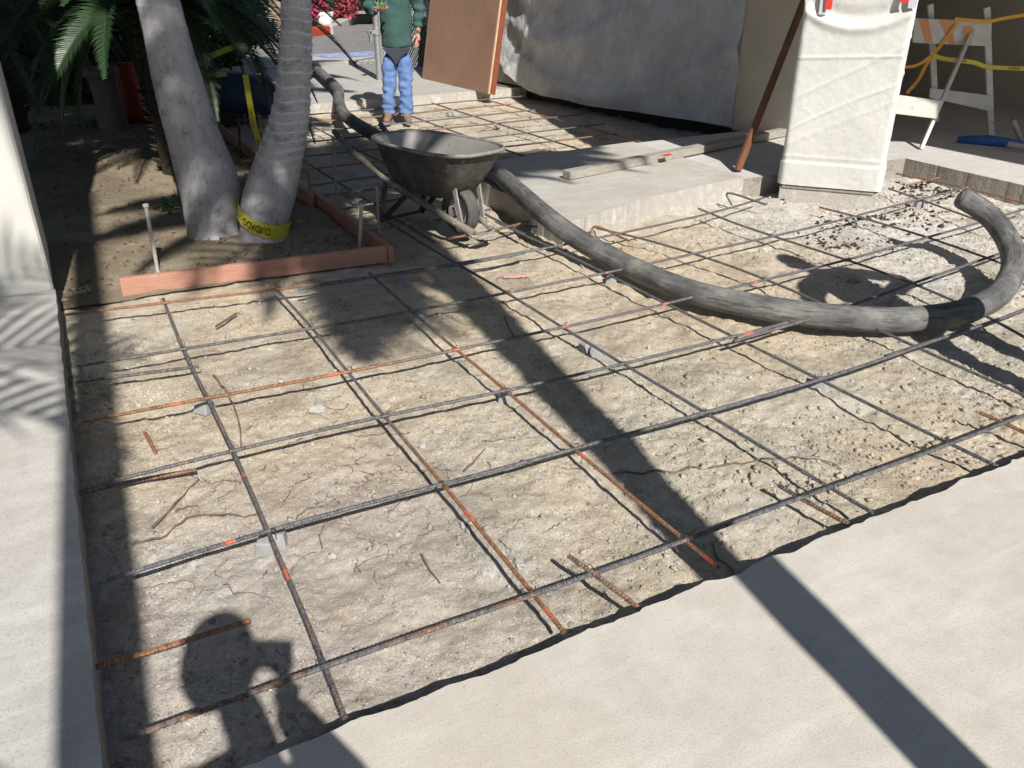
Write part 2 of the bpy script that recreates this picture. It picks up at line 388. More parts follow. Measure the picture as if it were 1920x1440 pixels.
def crumbs(name, pts, sizes, col, mat, seed):
    r_ = np.random.RandomState(seed); n = len(pts)
    ov = np.array([(1,0,0),(-1,0,0),(0,1,0),(0,-1,0),(0,0,1),(0,0,-1)], float); of = np.array([(0,2,4),(2,1,4),(1,3,4),(3,0,4),(2,0,5),(1,2,5),(3,1,5),(0,3,5)])
    Vv = ov[None]*(1+r_.uniform(-.45, .45, (n, 6, 1)))+r_.uniform(-.25, .25, (n, 6, 3)); Vv *= (sizes[:, None]*r_.uniform(.6, 1.3, (n, 3))*np.array([1, 1, .75]))[:, None, :]
    a = r_.uniform(0, 2*PI, n); ca, sa = np.cos(a)[:, None], np.sin(a)[:, None]
    W = np.stack([Vv[..., 0]*ca-Vv[..., 1]*sa, Vv[..., 0]*sa+Vv[..., 1]*ca, Vv[..., 2]], -1)+pts[:, None, :]
    me = mesh_np(name, W.reshape(-1, 3), (of[None]+(np.arange(n)*6)[:, None, None]).reshape(-1, 3)); set_col(me, 'tone', np.repeat(col, 6, axis=0)); return link(name, me, mat)
rs = np.random.RandomState(3)
n_ = 95000; u = rs.uniform(-.17, 6.2, n_); v = 1.40+rs.beta(1, 1.7, n_)*4.2
p = np.clip(.30+1.9*fbm(u*2.3, v*2.3, 3, 61)+1.0*fbm(u*9, v*9, 2, 62)+.15*np.clip(u-2.5, 0, 2), .05, 1); k = rs.uniform(0, 1, n_) < p; u, v = u[k], v[k]
k = ~((u > 2.72) & (v > 4.45) & (u < 6.4)) & ~((u < 1.62) & (v > 4.66)); u, v = u[k], v[k]
s = .0017+.0045*rs.uniform(0, 1, len(u))**2.5+.0006*np.maximum(0, v-1.5)
c = tone(u, v)*rs.uniform(.70, 1.22, (len(u), 1))
_q = rs.uniform(0, 1, (420, 2)); _cu = -.05+_q[:, 0]*5.6; _cv = 1.45+_q[:, 1]**1.2*3.1; _cs = .006+.009*rs.uniform(0, 1, 420)**2
tag(crumbs('pale_chips', np.stack([_cu, _cv, dirt_z(_cu, _cv)+_cs*.4], -1), _cs, np.ones((420, 3))*np.array([.95, 1.02, 1.15])*rs.uniform(.6, 1.1, (420, 1)), MT['clod'], 12), 'scattered pale stone chips on the pit floor', 'stone chips', kind='stuff')
tag(crumbs('dirt_crumbs', np.stack([u, v, dirt_z(u, v)+s*.3], -1), s, c, MT['clod'], 2), 'fine loose crumbs of pale soil covering the pit floor', 'crumbs', kind='stuff')
N = 30000
u = rs.uniform(-.15, 6.25, N); v = 1.42 + (rs.beta(1.0, 2.2, N))*8.5
p = np.clip(.25+1.5*fbm(u*1.1+3, v*1.1, 2, 51), .08, 1)+np.exp(-((v-1.6)/.3)**2)*.5*np.clip((u-.8)/1., 0, 1)+np.clip((u-3.6)/1.5, 0, 1)*.5
k = rs.uniform(0, 1, N) < p; u, v = u[k], v[k]
k = ~((u > 2.85) & (v > 4.75) & (v < 6.4)) & ~((u < 1.62) & (v > 4.72)); u, v = u[k], v[k]
s = .0022 + .009*rs.uniform(0, 1, len(u))**5 + .0015*np.maximum(0, v-2)*.6
c = tone(u, v)*rs.uniform(.75, 1.12, (len(u), 1))
o = chunk_mesh('dirt_clods', np.stack([u, v, dirt_z(u, v)+s*.25], -1), s, c, MT['clod'], 5)
tag(o, 'crumbly tan dirt clods and gravel scattered over the excavated pit', 'clods', kind='stuff')
# bigger broken clods
spots = [(.95, 2.05, .04, 40), (2.1, 1.75, .12, 90), (2.6, 1.75, .2, 110), (2.2, 2.5, .15, 40), (3.0, 2.1, .25, 60), (1.75, 1.85, .15, 50), (.8, 2.4, .2, 60), (1.5, 3.6, .2, 40), (2.9, 1.62, .3, 90), (.5, 3.35, .2, 40), (4.6, 3.5, .5, 160), (5.3, 3.9, .4, 160), (2.0, 2.1, .3, 60), (1.3, 1.62, .25, 60)]
uu = []; vv = []
for a, b, r_, n_ in spots:
    uu.append(rs.normal(a, r_, n_)); vv.append(rs.normal(b, r_*.6, n_))
uu = np.concatenate(uu); vv = np.clip(np.concatenate(vv), 1.45, 9); s = .004+.013*rs.uniform(0, 1, len(uu))**3
c = tone(uu, vv)*rs.uniform(.85, 1.15, (len(uu), 1))
tag(chunk_mesh('broken_clods', np.stack([uu, vv, dirt_z(uu, vv)+s*.3], -1), s, c, MT['clod'], 9), 'heaps of larger pale broken clods lying between the bars', 'clods', kind='stuff')

# planting bed
ub = np.arange(-5, 1.63, .035); vb = np.arange(4.74, 13.4, .035); U2, V2 = np.meshgrid(ub, vb)
def bed_z(u, v):
    return .015 + .05*np.exp(-(((u-.9)/.8)**2+((v-5.6)/.6)**2)) + .03*np.clip((v-6)/3, 0, 1) + .022*fbm(u*2, v*2, 4, 8)+.012*fbm(u*14, v*14, 3, 9)-.01
Z2 = bed_z(U2, V2); idx = np.arange(U2.size).reshape(U2.shape)
Fq = np.stack([idx[:-1, :-1], idx[:-1, 1:], idx[1:, 1:], idx[1:, :-1]], -1).reshape(-1, 4)
me = mesh_np('planting_bed', np.stack([U2, V2, Z2], -1).reshape(-1, 3), Fq, True)
set_col(me, 'tone', (np.ones(U2.shape+(3,))*(1-.25*np.clip(3*fbm(U2*3, V2*3, 3, 4), 0, 1))[..., None]).reshape(-1, 3))
tag(link('planting_bed', me, MT['bed']), kind='structure')

# far ground / street
b = MB(); b.add([(-150, 13.2, -.03), (150, 13.2, -.03), (150, 300, -.03), (-150, 300, -.03)], [(0, 1, 2, 3)]); tag(b.build('street', MT['asphalt']), kind='structure')
b = MB(); b.add([(-150, -150, -.2), (150, -150, -.2), (150, 13.6, -.2), (-150, 13.6, -.2)], [(0, 1, 2, 3)]); tag(b.build('ground', MT['bed']), kind='structure')

# ---------------------------------------------------------------- slabs
def noisy_edge(a, b_, step, amp, seed, freq=9):
    a = Vector(a); b_ = Vector(b_); n = max(2, int((b_-a).length/step)); d = (b_-a); nn = Vector((-d.y, d.x)).normalized(); out = []
    for i in range(n):
        t = i/n; q = a+d*t; w = amp*(float(fbm(q.x*freq, q.y*freq, 4, seed)) + .6*max(0, float(vnoise(q.x*23, q.y*23, seed+3))-.22)*3)
        if i == 0: w = 0
        out.append((q.x+nn.x*w, q.y+nn.y*w))
    return out
def slab(name, poly, z0, z1, mtop, mside, bevel=0):
    bm = bmesh.new(); n = len(poly)
    top = [bm.verts.new((p[0], p[1], z1)) for p in poly]
    ft = bm.faces.new(top); ft.material_index = 0
    ch = .006
    low = [bm.verts.new((p[0], p[1], z0)) for p in poly]
    for i in range(n):
        f = bm.faces.new((top[i], low[i], low[(i+1) % n], top[(i+1) % n])); f.material_index = 1
    bmesh.ops.recalc_face_normals(bm, faces=bm.faces)
    if ft.normal.z < 0: bmesh.ops.reverse_faces(bm, faces=bm.faces)
    me = bpy.data.meshes.new(name); bm.to_mesh(me); bm.free()
    me.materials.append(mtop); me.materials.append(mside)
    return tag(link(name, me), kind='structure')
SZ = .11
e = noisy_edge((12, 1.33), (-.172, 1.365), .012, -.022, 4)
slab('near_slab', e + [(-.172, 1.365), (-8, 1.365), (-8, -8), (12, -8)], -.12, SZ, MT['slab'], MT['edge_dirty'])
e = noisy_edge((-.19, 1.367), (-.14, 4.76), .02, .006, 6)
slab('left_slab', e + [(-.14, 4.76), (-8, 4.74), (-8, 1.367)], -.12, .118, MT['oldslab'], MT['edge_dirty'])
e = noisy_edge((2.80, 6.25), (2.76, 4.46), .02, .012, 9) + noisy_edge((2.76, 4.46), (3.6, 4.72), .015, -.03, 12, 14) + noisy_edge((3.6, 4.72), (4.64, 4.88), .015, -.012, 15, 12)
slab('walk_slab', e + [(4.64, 4.88), (4.70, 6.42), (3.9, 6.36)], -.12, .150, MT['walk'], MT['broken'])
# porch: joins the walk, one step lower than its top, runs to the house
e = noisy_edge((6.36, 4.8), (6.30, 1.34), .02, .008, 19)
slab('porch_slab', [(4.645, 4.885), (6.36, 4.8)] + e + [(6.30, 1.37), (14, 1.37), (14, 12), (7.0, 12), (7.0, 6.42), (4.705, 6.42)], -.12, .135, MT['porch'], MT['edge_dirty'])
e = noisy_edge((1.66, 10.12), (5.75, 10.25), .02, .02, 23)
slab('driveway_slab', e + [(5.78, 10.25), (9.5, 10.2), (9.5, 13.8), (1.0, 13.8), (1.0, 13.3), (1.66, 13.3)], -.12, .12, MT['far'], MT['broken'])
# kerbs
b = MB(); b.box((4.5, 14.55, .04), (12, 1.3, .26)); tag(b.build('kerb', MT['far'], bevel=.02), kind='structure')
b = MB(); b.add([(4.35, 14.45, .1745), (5.9, 14.35, .1745), (6.1, 15.1, .1745), (4.1, 15.15, .1745)], [(0, 1, 2, 3)]); tag(b.build('kerb_paint', MT['bluepaint']), kind='structure')
# red + grey kerb and planting island across the street
P1 = G(560, 68, .0); P2 = G(613, 62, .0); P3 = G(655, 42, .0); P4 = G(712, 36, .0)
def kerbrun(name, A, B_, mat, w=.28, h=.17):
    b = MB(); b.beam((A.x, A.y, h/2-.03), (B_.x, B_.y, h/2-.03), w, h+.06); return tag(b.build(name, mat, bevel=.03), kind='structure')
kerbrun('red_kerb', P1, P2, MT['redpaint']); kerbrun('island_kerb', P2, P3, MT['far'], .3); kerbrun('island_kerb', P3, P4, MT['far'], .3)
b = MB(); b.prism([(P1.x-1, P1.y+.1), (P2.x, P2.y+.1), (P3.x, P3.y+.1), (P3.x+8, P3.y+12), (P1.x-4, P1.y+14)], -.02, .10)
tag(b.build('island_soil', M('island_soil_mat', (.36, .25, .17), (.45, .34, .25), 4, .95, 50, .01, .8)), kind='structure')

exec_marker = 1
# ---------------------------------------------------------------- rebar
def rebarmat():
    m, nt, p = newmat('rebar_steel')
    at = nt.nodes.new('ShaderNodeAttribute'); at.attribute_name = 'paint'
    sep = nt.nodes.new('ShaderNodeSeparateColor'); nt.links.new(at.outputs['Color'], sep.inputs[0])
    n = noise(nt, 7, 6, .7); n2 = noise(nt, 70, 4, .7)
    add = nt.nodes.new('ShaderNodeMath'); add.operation = 'ADD'
    nt.links.new(n.outputs['Fac'], add.inputs[0]); nt.links.new(sep.outputs[0], add.inputs[1])
    steel = ramp(nt, n2.outputs['Fac'], [(.35, (.05, .05, .055)), (.65, (.19, .19, .20))]).outputs[0]
    rust = ramp(nt, n2.outputs['Fac'], [(.35, (.13, .07, .045)), (.65, (.40, .20, .10))]).outputs[0]
    c = mixc(nt, ramp(nt, add.outputs[0], [(.78, 0), (1.0, 1)]).outputs[0], steel, rust)
    pm = nt.nodes.new('ShaderNodeMath'); pm.operation = 'MULTIPLY'; nt.links.new(sep.outputs[1], pm.inputs[0]); nt.links.new(ramp(nt, n2.outputs['Fac'], [(.36, .15), (.5, .95)]).outputs[0], pm.inputs[1])
    c = mixc(nt, pm.outputs[0], c, (.60, .15, .085))
    nt.links.new(c, p.inputs['Base Color']); p.inputs['Roughness'].default_value = .55
    mt = nt.nodes.new('ShaderNodeMath'); mt.operation = 'MULTIPLY'; mt.inputs[1].default_value = 0.25
    p.inputs['Metallic'].default_value = .25
    return m
MT['rebar'] = rebarmat()
def rebar(pts, r=.0078, rust=.3, paint=(), ribs=True, parent=None, name='rebar', step=None):
    P = catmull(pts, .0058 if ribs else .08)
    n = len(P); m = 7 if ribs else 6
    T = np.gradient(P, axis=0); T /= np.linalg.norm(T, axis=1)[:, None]+1e-9
    X = np.cross(T, [0, 0, 1.]); nx = np.linalg.norm(X, axis=1); X[nx < .05] = [1, 0, 0]; X /= np.linalg.norm(X, axis=1)[:, None]
    Y = np.cross(T, X)
    rr = np.full(n, r)
    if ribs: rr = r*np.where(np.arange(n) % 2 == 0, 1.13, .88)
    ang = np.arange(m)*2*PI/m
    R = P[:, None, :] + rr[:, None, None]*(np.cos(ang)[None, :, None]*X[:, None, :] + np.sin(ang)[None, :, None]*Y[:, None, :])
    Vv = R.reshape(-1, 3); i = np.arange(n-1)[:, None]*m; k = np.arange(m)[None]
    k2 = (k+1) % m
    Ff = np.stack([i+k, i+k2, i+m+k2, i+m+k], -1).reshape(-1, 4)
    # end caps as fans
    Vv = np.vstack([Vv, P[0], P[-1]]); a, b_ = n*m, n*m+1
    caps = [(a, (q+1) % m, q, q) for q in range(m)]
    me = bpy.data.meshes.new(name)
    fl = [tuple(f) for f in Ff] + [(a, (q+1) % m, q) for q in range(m)] + [(b_, (n-1)*m+q, (n-1)*m+(q+1) % m) for q in range(m)]
    me.from_pydata([tuple(v) for v in Vv], [], fl)
    s = np.concatenate([[0], np.cumsum(np.linalg.norm(np.diff(P, axis=0), axis=1))])
    L = s[-1]; rv = rust if not callable(rust) else rust(P)
    rv = np.full(n, rv) if np.isscalar(rv) else rv
    pv = np.zeros(n)
    for (q, w) in paint:
        d = np.linalg.norm(P[:, :2]-np.array(q)[None, :2], axis=1); pv = np.maximum(pv, np.clip((w*.72-d)/.008, 0, 1))
    C = np.zeros((len(Vv), 3)); C[:n*m, 0] = np.repeat(rv, m); C[:n*m, 1] = np.repeat(pv, m); C[n*m:, 0] = rv[0]
    set_col(me, 'paint', C)
    o = link(name, me, MT['rebar'], parent)
    return o
mat_near = empty('rebar_mat', (0, 0, 0), label='large tied grid of grey and rusty rebar covering the near dirt pit', cat='rebar grid')
mat_far = empty('rebar_mat', (0, 0, 0), label='rebar grid beyond the wheelbarrow running up to the driveway edge', cat='rebar grid')
ZA, ZB = .084, .068
def pl(pts, z): return [(G(x, y, z).x, G(x, y, z).y, z + .0) for x, y in pts]
A = {
 1: [(235,1386),(360,1343),(467,1303),(640,1244),(1003,1113),(1117,1073),(1280,1017),(1420,960),(1563,914),(1780,829),(1960,764)],
 2: [(195,1088),(257,1073),(506,1000),(640,957),(830,910),(1076,840),(1280,783),(1322,773),(1537,712),(1742,643)],
 3: [(160,915),(233,897),(437,848),(640,800),(722,780),(950,730),(1170,682),(1280,653),(1375,633),(1474,605)],
 4: [(150,795),(223,780),(388,747),(640,697),(857,653),(1057,613),(1247,572),(1373,543),(1590,487),(1710,449),(1940,388)],
 5: [(145,690),(213,677),(347,654),(580,613),(640,605),(773,584),(952,550),(1133,515),(1280,480),(1443,443),(1577,412),(1737,370),(1815,352)],
 6: [(122,592),(307,568),(527,542),(640,527),(693,517),(820,500),(940,480),(1040,463),(1180,434),(1342,395),(1434,371)]}
B = {
 1: [(303,560),(345,655),(390,748),(438,850),(512,1000),(605,1248),(645,1347)],
 2: [(519,542),(585,618),(725,783),(833,910),(1003,1110),(1052,1187)],
 3: [(690,512),(775,585),(855,655),(950,735),(1080,840),(1290,1012),(1340,1065)],
 4: [(700,400),(850,493),(953,550),(1057,613),(1170,683),(1322,774),(1563,915),(1636,962)],
 5: [(930,415),(1060,480),(1140,513),(1253,570),(1377,633),(1537,711),(1780,828),(1873,878)],
 6: [(1118,427),(1313,480),(1433,523),(1540,570),(1653,620),(1727,653),(1960,760)],
 7: [(1310,390),(1447,443),(1563,480),(1590,490),(1713,530),(1860,603),(1960,650)],
 8: [(1540,388),(1597,407),(1737,445),(1880,493),(1960,525)],
 9: [(1667,353),(1733,378),(1830,412),(1960,462)],
 10: [(1680,325),(1813,353),(1920,381),(1960,393)]}
def pt(x, y, z=.075): g = G(x, y, z); return (g.x, g.y)
paintA = {1: [((1420,960), .0)], 2: [((430,1022), .03), ((1260,787), .0)],
 3: [((1290,650), .03), ((1400,628), .05)], 4: [((330,758), .05), ((620,702), .06), ((852,654), .045), ((1057,613), .035), ((1245,573), .03), ((1413,532), .03), ((1780,433), .02)],
 5: [((285,663), .045), ((540,620), .045), ((768,583), .035), ((958,549), .025), ((1135,514), .025), ((1297,476), .03), ((1443,443), .03), ((1577,412), .03), ((1700,381), .03), ((1810,353), .04)],
 6: [((1180,434), .0)]}
paintB = {1: [((458,888), .02), ((535,1075), .04)], 2: [((754,820), .02), ((880,965), .05), ((1025,1150), .04)], 3: [((743,555), .015), ((830,628), .015), ((1095,852), .03), ((1320,1050), .05)],
 4: [], 5: [], 6: [((1420,530), .03)], 7: [((1400,423), .03), ((1530,470), .03)], 8: [((1545,390), .03), ((1645,420), .03), ((1812,472), .03)], 9: [((1735,378), .03)], 10: [((1745,340), .03), ((1895,374), .04)]}
rustA = {1: lambda P: .33-.22*np.clip((P[:, 0]-.6)/1.6, 0, 1), 2: lambda P: .12+.16*np.clip((P[:, 0]-2.2), 0, 1), 3: lambda P: .30-.22*np.clip((P[:, 0]-.4)/.8, 0, 1)+.2*np.clip(P[:,0]-2.5,0,1), 4: lambda P: .62-.5*np.clip((P[:, 0]-.9)/.8, 0, 1), 5: lambda P: .30-.18*np.clip(P[:, 0], 0, 1), 6: lambda P: .62-.5*np.clip((P[:, 0]-1.1)/.8, 0, 1)}
rustB = {1: .30, 2: lambda P: .62-.5*np.clip((P[:, 1]-2.0)/1.0, 0, 1), 3: lambda P: .58-.35*np.clip((P[:, 1]-3.0)/.8, 0, 1), 4: .02, 5: .08, 6: .2, 7: lambda P: .2+.4*np.clip(P[:, 1]-3.9, 0, 1), 8: .12, 9: .12, 10: .45}
def smooth_line(q, z, ax):
    P = np.array(pl(q, z)); x = P[:, ax]; y = P[:, 1-ax]; dgr = 3 if len(P) > 6 else (2 if len(P) > 3 else 1)
    c_ = np.polyfit(x, y, dgr); xs = np.linspace(x[0], x[-1], max(4, int(abs(x[-1]-x[0])/.3))); ys = np.polyval(c_, xs)
    zz = z+.003*np.sin(xs*2.3+z*90); ys = ys+.004*np.sin(xs*1.7+c_[0]*50)+.003*np.sin(xs*4.1+c_[-1]*20)
    return [((a, b_, c2) if ax == 0 else (b_, a, c2)) for a, b_, c2 in zip(xs, ys, zz)]
for k_, q in A.items():
    rebar(smooth_line(q, ZA, 0), .0072, rustA[k_], [(pt(*c), w) for c, w in paintA[k_]], parent=mat_near)
for k_, q in B.items():
    rebar(smooth_line(q, ZB, 1), .0069, rustB[k_], [(pt(*c), w) for c, w in paintB[k_]], parent=mat_near)
# lapped pieces that run on beside the first bars
for q, ru in (([(1660,668),(1860,603),(1960,565)], .2), ([(1375,640),(1560,585),(1713,531),(1885,472),(1960,445)], .2), ([(560,542),(700,520),(860,497),(985,474)], .1)):
    rebar(pl(q, ZA), .008, ru, parent=mat_near)
# far mat rows and columns (metres)
far_rows = [(5.13, 1.70, 2.62), (4.74, 2.05, 2.7), (5.72, 1.70, 2.3), (6.15, 1.70, 2.70), (6.50, 1.70, 2.75), (7.05, 1.70, 5.0), (7.56, 1.70, 5.2), (8.18, 1.75, 5.4), (8.70, 1.75, 5.0), (9.2, 1.8, 4.95), (9.71, 1.8, 5.45)]
for i_, (v_, a_, b_) in enumerate(far_rows):
    rebar([(a_, v_-.04, ZA), ((a_+b_)/2, v_+random.uniform(-.03, .03), ZA), (b_, v_+.06, ZA)], .0078, [.1, .45, .15, .3][i_ % 4], [((a_+.9*(1+i_ % 3), v_), .04)], ribs=False, parent=mat_far)
for i_, (u_, a_, b_) in enumerate([(1.92, 4.7, 9.8), (2.50, 4.6, 9.6), (3.05, 6.5, 9.9), (3.65, 6.55, 9.6), (4.25, 6.5, 9.9), (4.95, 6.6, 9.8)]):
    rebar([(u_+.06, a_, ZB), (u_, (a_+b_)/2, ZB), (u_-.05, b_, ZB)], .0078, [.1, .3, .5][i_ % 3], [((u_, a_+1.2), .04)], ribs=False, parent=mat_far)
# tie wires at crossings
tw = MB()
for s_ in (0, 1):
    a0 = s_*PI/2
    tw.tube([(math.cos(a0)*.016, math.sin(a0)*.016, -.012), (math.cos(a0+.4)*.011, math.sin(a0+.4)*.011, .013), (-math.cos(a0)*.012, -math.sin(a0)*.012, .016), (-math.cos(a0)*.018, -math.sin(a0)*.018, -.008)], .0013, 4)
tw.tube([(.004, .003, .014), (.012, .012, .030), (.008, .028, .034)], .0013, 4)
tw0 = tw.build('tie_wire', MT['wire'], mat_near); first = True
for (x, y) in [(605,1247),(1003,1112),(1288,1013),(1563,914),(1780,829),(510,1000),(832,909),(1078,840),(1322,774),(1537,712),(438,848),(723,781),(950,732),(1169,683),(1377,633),(388,747),(656,694),(857,653),(1058,613),(1250,571),(1433,523),(1590,487),(346,655),(584,613),(773,584),(953,550),(1140,513),(1116,1073),(1510,932),(306,567),(524,543),(1447,443),(1597,407),(1733,370)]:
    g = G(x, y, .076)
    if first: o = tw0; first = False
    else: o = tw0.copy(); COL.objects.link(o); o.parent = mat_near
    o.location = (g.x, g.y, .076); o.rotation_euler = (0, 0, random.uniform(0, 6))

def lone_bar(pxs, zs, label, rust, r=.0078, paint=(), grp=None, name='rebar_dowel', cat='rebar'):
    P = [G(x, y, z) for (x, y), z in zip(pxs, zs)]
    o = rebar([(p.x, p.y, p.z) for p in P], r, rust, [(pt(*c), w) for c, w in paint])
    o.name = name; o.data.name = name; return tag(o, label, cat, grp)
lone_bar([(143,716),(373,687)], [.07, .055], 'short grey-brown rebar stub ending at the leftmost long bar, third row down', .28)
lone_bar([(150,925),(235,905),(368,881)], [.05, .03, .012], 'short brown rebar lying under the rusty double bar at the pit left side', .42)
lone_bar([(176,1252),(280,1222),(468,1163)], [.08, .07, .06], 'short rusty rebar crossing the head of the photographer\'s shadow', .6)
lone_bar([(1066,1042),(1130,1088),(1206,1146)], [.09, .08, .06], 'short rebar dowel sticking out of the near slab edge, tied to the nearest long bar', .45)
lone_bar([(1460,910),(1530,950),(1602,988)], [.06, .055, .05], 'short dark rebar dowel at the near slab edge, left of the grey ribbed bar end', .35)
lone_bar([(1836,773),(1880,792),(1960,828)], [.07, .065, .06], 'short rusty rebar dowel at the right end of the near slab edge', .6)
lone_bar([(1107,447),(1118,425),(1180,452)], [.01, .09, .06], 'small hooked rust-brown bar at the front left corner of the walkway slab', .5)
lone_bar([(1372,385),(1366,362),(1437,384)], [.03, .11, .08], 'small hooked dark bar at the front right corner of the walkway slab', .2)
lone_bar([(945,425),(1010,425),(985,420)][:2], [.05, .05], 'short grey bar lying just right of the wheelbarrow foot bracket', .1)
lone_bar([(405,612),(443,588)], [.012, .012], 'short brown metal rod scrap lying on dirt below the front planter board', .35, .006, name='rod_scrap', cat='scrap')
lone_bar([(272,812),(292,848)], [.014, .014], 'short rusty orange rod scrap lying on dirt near the left shadow band', .7, .007, name='rod_scrap', cat='scrap')
lone_bar([(1700,348),(1790,326)], [.03, .05], 'short rusty bar lying on gravel beside the porch step', .6)
b = MB()
P_ = [G(960+28*math.cos(t)+6*math.sin(3*t), 514+5*math.sin(t), .006) for t in np.linspace(-.1, 2.9, 14)]
b.tube(P_, .006, 5); tag(b.build('pink_string', M('pink_mark', (.75, .25, .32), (.7, .3, .35), 20, .9, 60, .001, .3)), 'scribble of pink marking string on dirt beyond the planter corner', 'string')

# spacer blocks
def dobie():
    b = MB(); s = .034; t = .026
    b.add([(-s,-s,0),(s,-s,0),(s,s,0),(-s,s,0),(-t,-t,.052),(t,-t,.052),(t,t,.052),(-t,t,.052)], [(3,2,1,0),(4,5,6,7),(0,1,5,4),(1,2,6,5),(2,3,7,6),(3,0,4,7)])
    return b.build('spacer_block', MT['dobie'], bevel=.004)
dlist = [((757,524), 'grey spacer block lying loose by the planter corner, no bar on it'),
 ((782,600), 'spacer block under the crossing in the frond shadow, right of the planter board'),
 ((948,746), 'pale spacer block under the rusty bar crossing in the middle of the pit'),
 ((1100,655), 'left block of the pair under the light grey bar beside the diagonal shadow'),
 ((1118,662), 'right block of the pair under the light grey bar beside the diagonal shadow'),
 ((1145,524), 'spacer block under the bars touching the hose side'),
 ((1535,722), 'spacer block under the bar crossing below the big hose loop'),
 ((383,768), 'spacer block under the orange rusty bar at the leftmost cross bar'),
 ((500,1022), 'left stone-like block under the crossing nearest the root patch'),
 ((518,1016), 'right stone-like block under the crossing nearest the root patch'),
 ((1722,392), 'spacer block among the dark leaves right of the wrapped pillar'),
 ((843,216), 'tiny spacer block on the far grid right of the worker\'s boots'),
 ((932,242), 'tiny spacer block on the far grid, halfway between worker and walkway'),
 ((1037,266), 'tiny spacer block on the far grid at the wall\'s shadow edge'),
 ((655,368), 'tiny pale spacer block in the strip beside the wheelbarrow legs')]
d0 = dobie()
for i_, ((x, y), lab) in enumerate(dlist):
    o = d0 if i_ == 0 else d0.copy()
    if i_: COL.objects.link(o)
    g = G(x, y, .0); zz = float(dirt_z(np.array([g.x]), np.array([g.y]))[0]); o.location = (g.x, g.y, zz-.004); o.rotation_euler = (random.uniform(-.1, .1), random.uniform(-.1, .1), random.uniform(0, 1.5))
    tag(o, lab, 'spacer block', 'concrete spacer blocks under the rebar')

# stones
def stone(px, size, label, mat, seed, name='stone'):
    g = G(px[0], px[1], .01); bm = bmesh.new(); bmesh.ops.create_icosphere(bm, subdivisions=2, radius=.8)
    for v_ in bm.verts:
        n_ = float(fbm(v_.co.x*2.2+seed, v_.co.y*2.2+v_.co.z*1.9, 3, seed)); v_.co *= 1+1.1*n_
        v_.co = Vector((v_.co.x*size, v_.co.y*size*.8, v_.co.z*size*.5))
    me = bpy.data.meshes.new(name); bm.to_mesh(me); bm.free(); o = link(name, me, mat); z = float(dirt_z(np.array([g.x]), np.array([g.y]))[0])
    o.location = (g.x, g.y, z+size*.2); o.rotation_euler = (0, 0, seed); return tag(o, label, 'stone')
cm = M('pale_rubble', (.42, .42, .41), (.34, .33, .31), 25, .95, 60, .006, .8); dm = M('brown_stone', (.26, .22, .19), (.33, .28, .25), 15, .9, 60, .004, .6)
stone((594,760), .038, 'pale concrete lump on dirt in the middle left of the pit', cm, 3)
stone((622,1030), .022, 'small white stone right of the near left crossing', cm, 4)
stone((560,975), .026, 'small white chunk behind the second long bar from the camera', cm, 5)
stone((765,1018), .022, 'brown pebble in the middle of the near pit, upper of two', dm, 6)
stone((774,1034), .018, 'brown pebble in the middle of the near pit, lower of two', dm, 7)
stone((702,1006), .026, 'brown flat stone beside the root patch', dm, 8)
stone((822,802), .022, 'small pale chip centre of the pit beyond the spacer block', cm, 9)
stone((790,828), .020, 'thin pale flake beside the second cross bar', cm, 10)
stone((975,1052), .026, 'pale clod beside the rusty cross bar near the slab edge', cm, 11)
stone((1600,528), .05, 'dark lump inside the bystander\'s shadow', dm, 12)
# roots
b = MB(); rr_ = random.Random(5)
def wander(x, y, ang, L, wob, r0, z0=.004):
    pts = []; n = 12
    for i in range(n+1):
        zz = float(dirt_z(np.array([x]), np.array([y]))[0]); pts.append((x, y, zz+z0+.004*math.sin(i*1.9)))
        ang += rr_.uniform(-wob, wob); x += math.cos(ang)*L/n; y += math.sin(ang)*L/n
    b.tube(pts, [r0*(1-.7*i/n) for i in range(n+1)], 5)
for i in range(60):
    wander(rr_.gauss(.62, .38), rr_.gauss(2.45, .28), rr_.uniform(0, 6.3), rr_.uniform(.04, .20), .55, rr_.uniform(.0011, .0028))
for i in range(45):
    wander(rr_.uniform(.0, 2.6), rr_.uniform(1.5, 3.9), rr_.uniform(0, 6.3), rr_.uniform(.03, .14), .5, rr_.uniform(.0008, .0016))
tag(b.build('fine_roots', MT['root']), 'tangle of thin reddish roots strewn on the near left dirt', 'roots', kind='stuff')
def root1(pxs, r, label):
    b = MB(); P = catmull([tuple(G(x, y, .012)) for x, y in pxs], .02)
    z = dirt_z(P[:, 0], P[:, 1]); P[:, 2] = z+.008+.004*np.sin(np.arange(len(P)))
    b.tube(P, [r*(1-.5*i/len(P)) for i in range(len(P))], 6); tag(b.build('root', MT['root']), label, 'root')
root1([(400,700),(430,740),(448,790),(450,830)], .005, 'dark thin root beside the leftmost cross bar, rows three to four')
root1([(285,985),(335,925),(370,890)], .005, 'brown forked root near the left shadow band')
root1([(250,1010),(300,1000),(360,965),(430,962),(480,960)], .004, 'long pale root running right from the left shadow band')
root1([(1150,882),(1250,880),(1340,870),(1450,856),(1545,855),(1580,870)], .004, 'long thin tan root lying across the right middle of the pit')
root1([(1335,1010),(1345,1035),(1365,1045),(1378,1060)], .004, 'curled tan root at the slab edge inside the diagonal shadow')
root1([(870,875),(900,845),(910,838)], .005, 'forked dark twig in the centre of the pit')
root1([(945,590),(955,612),(968,628)], .005, 'straight pale twig standing out of the diagonal shadow edge')
root1([(790,1035),(808,1065),(825,1085)], .004, 'thin dark twig near the brown pebbles')
